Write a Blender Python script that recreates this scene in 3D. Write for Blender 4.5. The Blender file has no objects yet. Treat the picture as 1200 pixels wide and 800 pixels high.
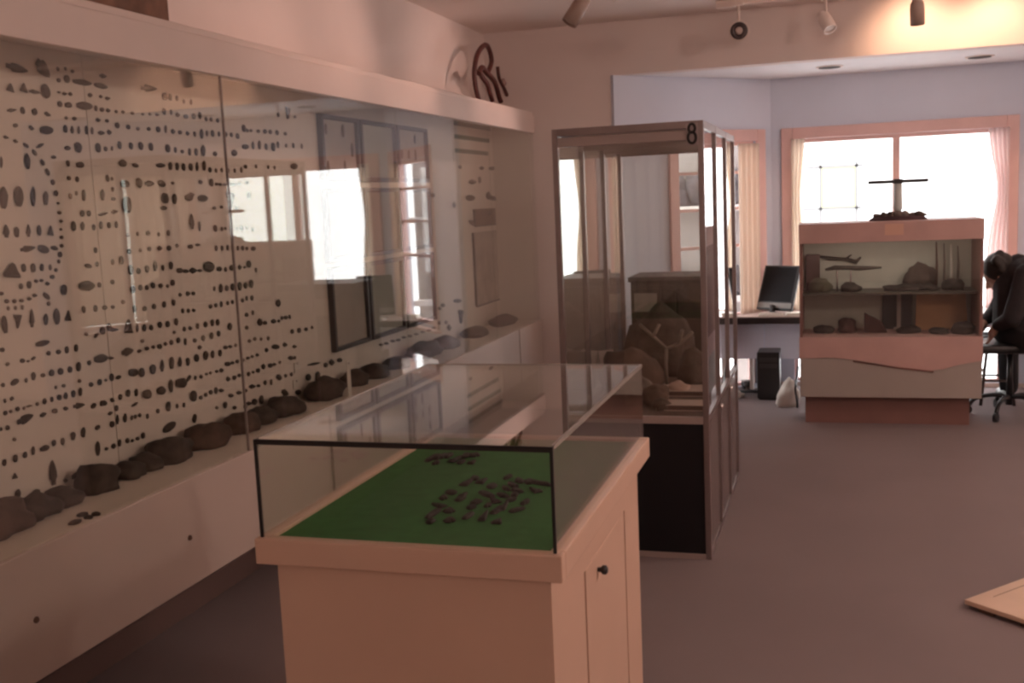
import bpy, bmesh, math, random
import numpy as np
from mathutils import Vector, Matrix, noise
R = math.radians
PI = math.pi
scn = bpy.context.scene
C = scn.collection
random.seed(7)

# ------------------------------------------------------------------ camera (solved from the room's parallel edges)
FPX, YAW, PITCH, ROLL, EYE = 1237.42, .297908, -.130971, -.043926, 1.52
FW = Vector((-math.sin(YAW)*math.cos(PITCH), math.cos(YAW)*math.cos(PITCH), math.sin(PITCH)))
_r0 = Vector((math.cos(YAW), math.sin(YAW), 0)); _u0 = _r0.cross(FW)
RT = _r0*math.cos(ROLL)+_u0*math.sin(ROLL); UP = _u0*math.cos(ROLL)-_r0*math.sin(ROLL)
EYEP = Vector((0, 0, EYE))
cam = bpy.data.cameras.new('camera'); cam.sensor_width = 36; cam.lens = FPX*36/1200
cam.clip_start = .05; cam.clip_end = 200
camo = bpy.data.objects.new('camera', cam); C.objects.link(camo)
camo.matrix_world = Matrix(((RT.x, UP.x, -FW.x, 0), (RT.y, UP.y, -FW.y, 0), (RT.z, UP.z, -FW.z, EYE), (0, 0, 0, 1)))
scn.camera = camo
def at(px, py, ax, val):
    """point of the plane axis=val seen at a pixel of the 1200x800 photograph"""
    d = RT*(px-600)-UP*(py-400)+FW*FPX
    t = (val-EYEP[ax])/d[ax]
    return EYEP+d*t

# ------------------------------------------------------------------ materials
MATS = {}
def srgb(c):
    return tuple(((v/255)/12.92 if v/255 <= .04045 else ((v/255+.055)/1.055)**2.4) for v in c)
def mat(name, col, rough=.6, metal=0, var=0.0, scale=8, bump=0, bscale=60, spec=.5, trans=0):
    if name in MATS: return MATS[name]
    m = bpy.data.materials.new(name); m.use_nodes = True
    nt = m.node_tree; b = nt.nodes['Principled BSDF']
    b.inputs['Roughness'].default_value = rough; b.inputs['Metallic'].default_value = metal
    b.inputs['Specular IOR Level'].default_value = spec
    b.inputs['Base Color'].default_value = (*col, 1)
    tc = nt.nodes.new('ShaderNodeTexCoord')
    if var > 0:
        n = nt.nodes.new('ShaderNodeTexNoise'); n.inputs['Scale'].default_value = scale; n.inputs['Detail'].default_value = 4
        r = nt.nodes.new('ShaderNodeValToRGB')
        r.color_ramp.elements[0].position = .3; r.color_ramp.elements[1].position = .7
        r.color_ramp.elements[0].color = (*[c*(1-var) for c in col], 1)
        r.color_ramp.elements[1].color = (*[min(1, c*(1+var)) for c in col], 1)
        nt.links.new(tc.outputs['Object'], n.inputs['Vector']); nt.links.new(n.outputs['Fac'], r.inputs['Fac'])
        nt.links.new(r.outputs['Color'], b.inputs['Base Color'])
    if bump > 0:
        n2 = nt.nodes.new('ShaderNodeTexNoise'); n2.inputs['Scale'].default_value = bscale; n2.inputs['Detail'].default_value = 3
        bp = nt.nodes.new('ShaderNodeBump'); bp.inputs['Strength'].default_value = bump; bp.inputs['Distance'].default_value = .004
        nt.links.new(tc.outputs['Object'], n2.inputs['Vector']); nt.links.new(n2.outputs['Fac'], bp.inputs['Height'])
        nt.links.new(bp.outputs['Normal'], b.inputs['Normal'])
    MATS[name] = m
    return m
def glass(name, tint=(.955, .965, .95), refl=1.0):
    """sheet glass: clear transmission plus angle dependent mirror reflection"""
    m = bpy.data.materials.new(name); m.use_nodes = True; nt = m.node_tree
    for n in list(nt.nodes): nt.nodes.remove(n)
    out = nt.nodes.new('ShaderNodeOutputMaterial'); mix = nt.nodes.new('ShaderNodeMixShader')
    tr = nt.nodes.new('ShaderNodeBsdfTransparent'); tr.inputs['Color'].default_value = (*tint, 1)
    gl = nt.nodes.new('ShaderNodeBsdfGlossy'); gl.inputs['Roughness'].default_value = .0
    gl.inputs['Color'].default_value = (1, 1, 1, 1)
    geo = nt.nodes.new('ShaderNodeNewGeometry')
    dot = nt.nodes.new('ShaderNodeVectorMath'); dot.operation = 'DOT_PRODUCT'
    ab = nt.nodes.new('ShaderNodeMath'); ab.operation = 'ABSOLUTE'
    su = nt.nodes.new('ShaderNodeMath'); su.operation = 'SUBTRACT'; su.inputs[0].default_value = 1
    pw = nt.nodes.new('ShaderNodeMath'); pw.operation = 'POWER'; pw.inputs[1].default_value = 5
    ma = nt.nodes.new('ShaderNodeMath'); ma.operation = 'MULTIPLY_ADD'
    ma.inputs[1].default_value = .957*refl; ma.inputs[2].default_value = .043*refl
    L = nt.links
    L.new(geo.outputs['Normal'], dot.inputs[0]); L.new(geo.outputs['Incoming'], dot.inputs[1])
    L.new(dot.outputs['Value'], ab.inputs[0]); L.new(ab.outputs[0], su.inputs[1]); L.new(su.outputs[0], pw.inputs[0])
    L.new(pw.outputs[0], ma.inputs[0]); L.new(ma.outputs[0], mix.inputs['Fac'])
    L.new(tr.outputs[0], mix.inputs[1]); L.new(gl.outputs[0], mix.inputs[2]); L.new(mix.outputs[0], out.inputs['Surface'])
    MATS[name] = m
    return m
def curtain_mat(name, col, sheer=0):
    m = bpy.data.materials.new(name); m.use_nodes = True; nt = m.node_tree
    for n in list(nt.nodes): nt.nodes.remove(n)
    out = nt.nodes.new('ShaderNodeOutputMaterial'); mix = nt.nodes.new('ShaderNodeMixShader'); mix.inputs[0].default_value = .55
    d = nt.nodes.new('ShaderNodeBsdfDiffuse'); t = nt.nodes.new('ShaderNodeBsdfTranslucent')
    w = nt.nodes.new('ShaderNodeTexWave'); w.inputs['Scale'].default_value = 60; w.inputs['Distortion'].default_value = 1.5
    r = nt.nodes.new('ShaderNodeValToRGB'); r.color_ramp.elements[0].color = (*[c*.93 for c in col], 1); r.color_ramp.elements[1].color = (*col, 1)
    tc = nt.nodes.new('ShaderNodeTexCoord')
    nt.links.new(tc.outputs['Object'], w.inputs['Vector']); nt.links.new(w.outputs['Fac'], r.inputs['Fac'])
    for s in (d, t): nt.links.new(r.outputs['Color'], s.inputs['Color'])
    nt.links.new(d.outputs[0], mix.inputs[1]); nt.links.new(t.outputs[0], mix.inputs[2])
    last = mix
    if sheer:
        last = nt.nodes.new('ShaderNodeMixShader'); last.inputs[0].default_value = sheer
        tr = nt.nodes.new('ShaderNodeBsdfTransparent'); nt.links.new(mix.outputs[0], last.inputs[1]); nt.links.new(tr.outputs[0], last.inputs[2])
    nt.links.new(last.outputs[0], out.inputs['Surface'])
    return m
def stone_mat(name, stops):
    """flint / chert: every stone takes its own tone, with mottling"""
    m = mat(name, (.1, .07, .05), .55, bump=.5, bscale=90)
    nt = m.node_tree; b = nt.nodes['Principled BSDF']
    oi = nt.nodes.new('ShaderNodeObjectInfo'); r = nt.nodes.new('ShaderNodeValToRGB')
    r.color_ramp.elements[0].color = (*stops[0], 1); r.color_ramp.elements[1].color = (*stops[-1], 1)
    for i, s in enumerate(stops[1:-1]):
        e = r.color_ramp.elements.new((i+1)/(len(stops)-1)); e.color = (*s, 1)
    nt.links.new(oi.outputs['Random'], r.inputs['Fac'])
    n = nt.nodes.new('ShaderNodeTexNoise'); n.inputs['Scale'].default_value = 25
    tc = nt.nodes.new('ShaderNodeTexCoord'); nt.links.new(tc.outputs['Object'], n.inputs['Vector'])
    mx = nt.nodes.new('ShaderNodeMix'); mx.data_type = 'RGBA'; mx.blend_type = 'MULTIPLY'; mx.inputs[0].default_value = .6
    nt.links.new(r.outputs['Color'], mx.inputs[6]); nt.links.new(n.outputs['Color'], mx.inputs[7])
    nt.links.new(mx.outputs[2], b.inputs['Base Color'])
    return m
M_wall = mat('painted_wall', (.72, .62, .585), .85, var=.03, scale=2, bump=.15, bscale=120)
M_baywall = mat('bay_cool_light_tint', (.62, .655, .76), .85, var=.03, scale=2)  # white walls; cool daylight tint put into the colour
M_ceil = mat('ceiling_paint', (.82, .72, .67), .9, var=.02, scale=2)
M_white = mat('white_laminate', (.70, .585, .54), .45, var=.03, scale=3)
M_panel = mat('pale_backing', (.76, .67, .60), .8, var=.03, scale=4)
M_cream = mat('cream_laminate', (.70, .475, .36), .4, var=.03, scale=3)
M_carpet = mat('carpet', (.235, .185, .187), .95, var=.05, scale=1.5, bump=.6, bscale=350)
M_trim = mat('pink_trim', (.70, .46, .43), .5, var=.05, scale=6)
M_dark = mat('dark_recess', (.03, .025, .025), .8)
M_black = mat('black_board', (.010, .009, .011), .5, spec=.3)
M_blackpl = mat('black_plastic', (.018, .017, .019), .35)
M_metal = mat('brushed_metal', (.27, .215, .21), .38, metal=.7, var=.06, scale=20)
M_chrome = mat('pale_metal', (.72, .68, .66), .25, metal=.9)
M_felt = mat('green_felt', (.042, .178, .044), .95, var=.10, scale=30, bump=.3, bscale=400)
M_seal = mat('black_seal', (.012, .009, .009), .5)
M_wood = mat('dark_wood', (.11, .055, .035), .5, var=.35, scale=9)
M_redwood = mat('reddish_board', (.215, .105, .088), .6, var=.06, scale=6)
M_grey = mat('grey_board', (.36, .31, .28), .6, var=.04, scale=4)
M_pinkboard = mat('pink_board', (.50, .315, .285), .55, var=.08, scale=5)
M_paper = mat('paper', (.72, .66, .60), .8, var=.02, scale=10)
M_glass = glass('case_glass', refl=1.35)
M_wglass = glass('window_glass', (.97, .98, .98), .6)
M_point = stone_mat('flint', [(.060, .036, .024), (.085, .052, .036), (.13, .085, .06), (.05, .034, .026)])
M_chert = stone_mat('chert', [(.20, .14, .10), (.25, .18, .14), (.16, .11, .085)])
M_rock = mat('rough_rock', (.075, .052, .043), .85, var=.5, scale=14, bump=1, bscale=40)
M_rock2 = mat('brown_rock', (.10, .060, .046), .85, var=.4, scale=12, bump=1, bscale=40)
M_rock3 = mat('grey_rock', (.16, .125, .11), .85, var=.4, scale=14, bump=1, bscale=40)

# ------------------------------------------------------------------ mesh helpers
def box(bm, x0, x1, y0, y1, z0, z1, bev=0.0, mi=0):
    vs = [bm.verts.new((x, y, z)) for x in (x0, x1) for y in (y0, y1) for z in (z0, z1)]
    fs = []
    for q in ((0, 1, 3, 2), (4, 6, 7, 5), (0, 4, 5, 1), (2, 3, 7, 6), (0, 2, 6, 4), (1, 5, 7, 3)):
        f = bm.faces.new([vs[i] for i in q]); f.material_index = mi; fs.append(f)
    if bev > 0:
        es = list({e for f in fs for e in f.edges})
        bmesh.ops.bevel(bm, geom=es, offset=bev, segments=2, affect='EDGES', profile=.5)
    return vs
def tube(bm, pts, rad, n=10, caps=True):
    """pts chain; rad number or list"""
    pts = [Vector(p) for p in pts]; rad = rad if isinstance(rad, (list, tuple)) else [rad]*len(pts)
    rings = []; prev = None
    for i, p in enumerate(pts):
        d = (pts[min(i+1, len(pts)-1)]-pts[max(i-1, 0)]).normalized()
        if prev is None:
            a = Vector((0, 0, 1)) if abs(d.z) < .9 else Vector((1, 0, 0)); u = d.cross(a).normalized()
        else: u = (prev-d*prev.dot(d)).normalized()
        prev = u; v = d.cross(u)
        rings.append([bm.verts.new(p+(u*math.cos(2*PI*k/n)+v*math.sin(2*PI*k/n))*rad[i]) for k in range(n)])
    for a, b in zip(rings, rings[1:]):
        for k in range(n): bm.faces.new((a[k], a[(k+1) % n], b[(k+1) % n], b[k])).smooth = True
    if caps: bm.faces.new(rings[0][::-1]); bm.faces.new(rings[-1])
def lathe(bm, prof, c=(0, 0, 0), n=24):
    c = Vector(c); rings = []
    for r, z in prof: rings.append([bm.verts.new(c+Vector((r*math.cos(2*PI*k/n), r*math.sin(2*PI*k/n), z))) for k in range(n)])
    for a, b in zip(rings, rings[1:]):
        for k in range(n): bm.faces.new((a[k], a[(k+1) % n], b[(k+1) % n], b[k])).smooth = True
    bm.faces.new(rings[0][::-1]); bm.faces.new(rings[-1])
def rock_bm(sx, sy, sz, seed, rough=.35, sub=3, freq=1.6):
    """a lump with a flat underside, base at z=0"""
    bm = bmesh.new(); bmesh.ops.create_icosphere(bm, subdivisions=sub, radius=1)
    o = Vector((seed*3.7, seed*1.3, seed*.7))
    for v in bm.verts:
        p = v.co.copy(); f = 1+rough*noise.noise(p*freq+o)+rough*.4*noise.noise(p*freq*3+o)
        v.co = p*f
        v.co.z = max(v.co.z, -.55)
    for v in bm.verts: v.co = Vector((v.co.x*sx, v.co.y*sy, (v.co.z+.55)/1.55*sz))
    for f in bm.faces: f.smooth = True
    return bm
def obj(name, bm, m=None, parent=None, loc=None, rot=None, recalc=True):
    if isinstance(bm, bmesh.types.BMesh):
        if recalc: bmesh.ops.recalc_face_normals(bm, faces=bm.faces)
        me = bpy.data.meshes.new(name); bm.to_mesh(me); bm.free()
    else: me = bm
    o = bpy.data.objects.new(name, me); C.objects.link(o)
    if m is not None and not me.materials:
        for k in (m if isinstance(m, (list, tuple)) else [m]): me.materials.append(k)
    if parent is not None: o.parent = parent
    if loc is not None: o.location = loc
    if rot is not None: o.rotation_euler = rot
    return o
def tag(o, label, cat, group=None, kind=None):
    o['label'] = label; o['category'] = cat
    if group: o['group'] = group
    if kind: o['kind'] = kind
    return o
def thing(name, label, cat, loc=(0, 0, 0), rz=0, group=None):
    o = bpy.data.objects.new(name, None); C.objects.link(o); o.empty_display_size = .1
    o.location = loc; o.rotation_euler = (0, 0, rz)
    return tag(o, label, cat, group)
def struct(name, bm, m, parent=None):
    o = obj(name, bm, m, parent)
    if parent is None: o['kind'] = 'structure'
    return o
def bx(*a, **k):
    bm = bmesh.new()
    if isinstance(a[0], (tuple, list)):
        for b in a: box(bm, *b, **k)
    else: box(bm, *a, **k)
    return bm

# ------------------------------------------------------------------ the setting
XL = -2.39            # left wall face
XF = -2.03            # front face of the wall case
YB = 7.4              # back wall / beam plane
ZC, ZA = 2.72, 2.36   # room ceiling, bay ceiling
XR, YR = 4.2, -4.0    # right wall and the wall behind the viewer
A0 = Vector((-1.43, YB)); B0 = Vector((-.45, 8.45)); YW = 8.45
XC = .455             # bay centre
A1 = Vector((2*XC-A0.x, YB)); B1 = Vector((2*XC-B0.x, YW))
struct('floor', bx(XL-.1, XR+.1, YR-.1, YW+.2, -.06, 0), M_carpet)
struct('ceiling', bx(XL-.1, XR+.1, YR-.1, YB+.12, ZC, ZC+.08), M_ceil)
struct('wall_left', bx(XL-.1, XL, YR-.1, YB+.12, 0, ZC), M_wall)
struct('wall_right', bx(XR, XR+.1, YR-.1, YB+.12, 0, ZC), M_wall)
struct('wall_rear', bx(XL, XR, YR-.1, YR, 0, ZC), M_wall)
struct('wall_back', bx((XL, A0.x, YB, YB+.12, 0, ZC), (A1.x, XR, YB, YB+.12, 0, ZC), (A0.x, A1.x, YB, YB+.12, ZA, ZC)), M_wall)
bm = bmesh.new()
poly = [(A0.x-.25, YB+.12), (A1.x+.25, YB+.12), (B1.x+.12, YW+.15), (B0.x-.12, YW+.15)]
lo = [bm.verts.new((x, y, ZA)) for x, y in poly]; hi = [bm.verts.new((x, y, ZA+.05)) for x, y in poly]
bm.faces.new(lo); bm.faces.new(hi)
for k in range(4): bm.faces.new((lo[k], lo[(k+1) % 4], hi[(k+1) % 4], hi[k]))
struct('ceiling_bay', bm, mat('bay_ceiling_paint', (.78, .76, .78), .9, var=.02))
WZ0, WZ1 = .57, 1.90
WL0, WL1 = .035, .31     # low glazing under the counter
def bay_wall(name, win, P, Q, s0, s1, mull, hm=(), low=None):
    """wall along P->Q (outside to the left), opening s0..s1; local x along the wall, local y outward"""
    WL1 = .46 if low == 'window_4' else .31
    d = Q-P; Ln = d.length; ang = math.atan2(d.y, d.x)
    W = bpy.data.objects.new
    bm = bx((-.03, s0, 0, .11, 0, ZA), (s1, Ln+.03, 0, .11, 0, ZA), (s0, s1, 0, .11, WL1 if low else 0, WZ0), (s0, s1, 0, .11, WZ1, ZA), *([(s0, s1, 0, .11, 0, WL0)] if low else []))
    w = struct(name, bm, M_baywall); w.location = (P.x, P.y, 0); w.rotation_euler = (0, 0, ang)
    t = bpy.data.objects.new(win, None); C.objects.link(t); t['kind'] = 'structure'
    t.location = (P.x, P.y, 0); t.rotation_euler = (0, 0, ang)
    f = .085
    bm = bx((s0-f, s0, -.025, 0, WZ0-.02, WZ1+f), (s1, s1+f, -.025, 0, WZ0-.02, WZ1+f), (s0, s1, -.025, 0, WZ1, WZ1+f), bev=.006)
    obj('casing', bm, M_trim, t)
    e = .03
    bm = bx((s0, s0+e, .02, .08, WZ0, WZ1), (s1-e, s1, .02, .08, WZ0, WZ1), (s0+e, s1-e, .02, .08, WZ0, WZ0+e), (s0+e, s1-e, .02, .08, WZ1-e, WZ1), bev=.004)
    obj('sash', bm, M_trim, t)
    for m_ in mull:
        obj('mullion', bx(m_-.026, m_+.026, .02, .08, WZ0+e, WZ1-e, bev=.004), M_trim, t)
    for z_ in hm: obj('muntin', bx(s0+e, s1-e, .03, .07, z_-.011, z_+.011), M_trim, t)
    obj('pane', bx(s0+e, s1-e, .047, .052, WZ0+e, WZ1-e), M_wglass, t)
    obj('sill', bx(s0-f-.02, s1+f+.02, -.06, .02, WZ0-.045, WZ0-.02, bev=.006), M_trim, t)
    if low:
        t2 = bpy.data.objects.new(low, None); C.objects.link(t2); t2['kind'] = 'structure'
        t2.location = (P.x, P.y, 0); t2.rotation_euler = (0, 0, ang)
        obj('sash', bx((s0, s0+e, .03, .08, WL0, WL1), (s1-e, s1, .03, .08, WL0, WL1), (s0+e, s1-e, .03, .08, WL0, WL0+.02), (s0+e, s1-e, .03, .08, WL1-.02, WL1)), M_trim, t2)
        obj('pane', bx(s0+e, s1-e, .047, .052, WL0+.02, WL1-.02), M_wglass, t2)
    return t, ang
W1, _ = bay_wall('wall_front', 'window_1', B0, B1, .16, (B1-B0).length-.16, [(B1-B0).length/2], (), 'window_4')
LS = (B0-A0).length
W2, ANG = bay_wall('wall_bay_left', 'window_2', A0, B0, .515, 1.275, [], (1.12, 1.40, 1.67), 'window_5')
W3, _ = bay_wall('wall_bay_right', 'window_3', B1, A1, LS-1.275, LS-.30, [])
# skirting along the bay
struct('baseboard_bay', bx(B0.x, B1.x, YW-.012, YW, 0, .03), M_white)

# outside: snowy ground and a pale house
g = struct('ground', bx(-40, 40, YW+.4, 60, -.5, -.4), mat('snow', (.8, .8, .82), .9, var=.06, scale=.3))
t = thing('house', 'pale house across the street, faint in the glare of the front window', 'house', (1.0, 22, -.4))
obj('facade', bx(-7.0, 7.0, 0, 6, 0, 5.0), mat('pale_siding', (.80, .80, .80), .8, var=.02), t)
p = at(983, 219, 1, 21.97); q0 = at(962, 245, 1, 21.97); q1 = at(1004, 194, 1, 21.97)
obj('door_panel', bx(q0.x-1, q1.x-1, -.05, 0, q0.z+.4, q1.z+.4), mat('pale_yellow', (.52, .49, .20), .8), t)
gl = mat('grey_line', (.135, .135, .14), .8)
obj('frame_line', bx((q0.x-1.35, q1.x-.9, -.07, -.04, q0.z+.38, q0.z+.43), (q0.x-1.3, q1.x-.88, -.07, -.04, q1.z+.38, q1.z+.43),
                     (q0.x-1.03, q0.x-.98, -.07, -.04, q0.z+.15, q1.z+.45), (q1.x-1.03, q1.x-.98, -.07, -.04, q0.z-.1, q1.z+.5)), gl, t)
bm = bmesh.new()
rf = [bm.verts.new(v) for v in ((-7.4, -.4, 5), (7.4, -.4, 5), (7.4, 6.4, 5), (-7.4, 6.4, 5), (-7.4, 3, 7.2), (7.4, 3, 7.2))]
for q in ((0, 1, 5, 4), (2, 3, 4, 5), (0, 4, 3), (1, 2, 5), (0, 3, 2, 1)): bm.faces.new([rf[i] for i in q])
obj('roof', bm, mat('snowy_roof', (.75, .75, .77), .9), t)
t = thing('outbuilding', 'grey-pink building wall with dark shrubs outside the angled left bay window', 'building', (-1.5, 9.25, -.4))
obj('wall', bx(-1.5, 1.15, 0, .12, 0, 3.4), mat('outer_render', (.235, .20, .19), .9, var=.1, scale=2), t)
obj('ledge', bx((-1.5, 1.15, -.16, 0, 1.77, 1.82), (-1.5, 1.15, -.16, 0, 1.0, 1.05)), mat('outer_ledge', (.5, .45, .43), .9), t)
M_shrub = mat('winter_shrub', (.05, .04, .045), .9, var=.6, scale=8, bump=1)
for i, (x_, z_, h_) in enumerate(((.18, 1.82, .27), (.46, 1.82, .33), (.64, 1.82, .36), (.15, 1.05, .26), (.42, 1.05, .22), (.66, 1.05, .26))):
    obj('shrub', rock_bm(.15, .07, h_, 80+i, .6, 3, 3), M_shrub, t, loc=(x_, -.08, z_-.01))

# ------------------------------------------------------------------ wall case along the left wall
Y0C, Y1C = -1.2, YB-.004
XG = -2.045           # glass
XB = -2.35            # backing panel face
ZL, ZS = .66, 2.0     # shelf top, underside of the header
WC = thing('wall_display_case', 'long white built-in wall display case with sliding glass panes along the left wall', 'display case', (XF, 3.1, 0))
def wc(name, bm, m, parent=None):
    o = obj(name, bm, m, parent or WC)
    if parent is None: o.matrix_parent_inverse = Matrix.Translation(-Vector(WC.location))
    return o
wc('backing_panel', bx((XB-.02, XB, Y0C, 2.994, ZL, ZS+.06), (XB-.02, XB, 2.998, Y1C, ZL, ZS+.06)), M_panel)
wc('header', bx((XG-.025, XF, Y0C, Y1C, ZS, 2.12), (XL+.002, XG-.025, Y0C, Y1C, 2.06, 2.12), bev=.003), M_white)
wc('header_cap', bx(XL+.002, XF-.012, Y0C, Y1C, 2.121, 2.147, bev=.004), M_white)
wc('shelf', bx(XL+.002, XF-.016, Y0C, Y1C, ZL-.03, ZL), M_panel)
seams = [1.1, 2.55, 3.952, 4.79, 6.795]
prev = Y0C
for k, y in enumerate([3.952, 4.79, 6.795, Y1C]):
    wc('apron', bx(XF-.014, XF, prev+.011, y-.011, .31, ZL+.004, bev=.003), mat('apron_shaded_laminate', (.56, .46, .41), .45, var=.03, scale=3)); prev = y  # white laminate again, its dimmer light put into a darker colour
wc('apron_back', bx(XF-.03, XF-.018, Y0C, Y1C, .32, ZL-.04), M_dark)
wc('underside', bx(XL+.002, XF-.032, Y0C, Y1C, .31, .33), M_white)
wc('end_panel', bx(XL+.002, XG-.03, Y1C-.012, Y1C, ZL, ZS+.06), M_panel)
prev = Y0C
for y in (.2, 1.76, 3.325, 4.88, 6.35, Y1C-.015):
    g = wc('glass_pane', bx(XG-.003, XG+.003, prev+.0015, y-.0015, ZL+.004, ZS+.01), M_glass)
    prev = y
wc('pane_joint', bx(XG-.004, XG+.0045, 3.3225, 3.3275, ZL+.004, ZS), mat('joint_strip', (.25, .2, .18), .4))
for px, py in ((222, 630), (42, 726)):
    p = at(px, py, 0, XF); bm = bmesh.new(); lathe(bm, [(.009, 0), (.009, .004), (.005, .008)], n=14)
    wc('screw_cap', bm, M_wood).matrix_local = Matrix.Translation(p-Vector(WC.location)) @ Matrix.Rotation(PI/2, 4, 'Y')
struct('baseboard_left', bx(XL, XL+.014, YR, YB, 0, .1, bev=.004), mat('brown_base', (.14, .09, .08), .6))

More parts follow.
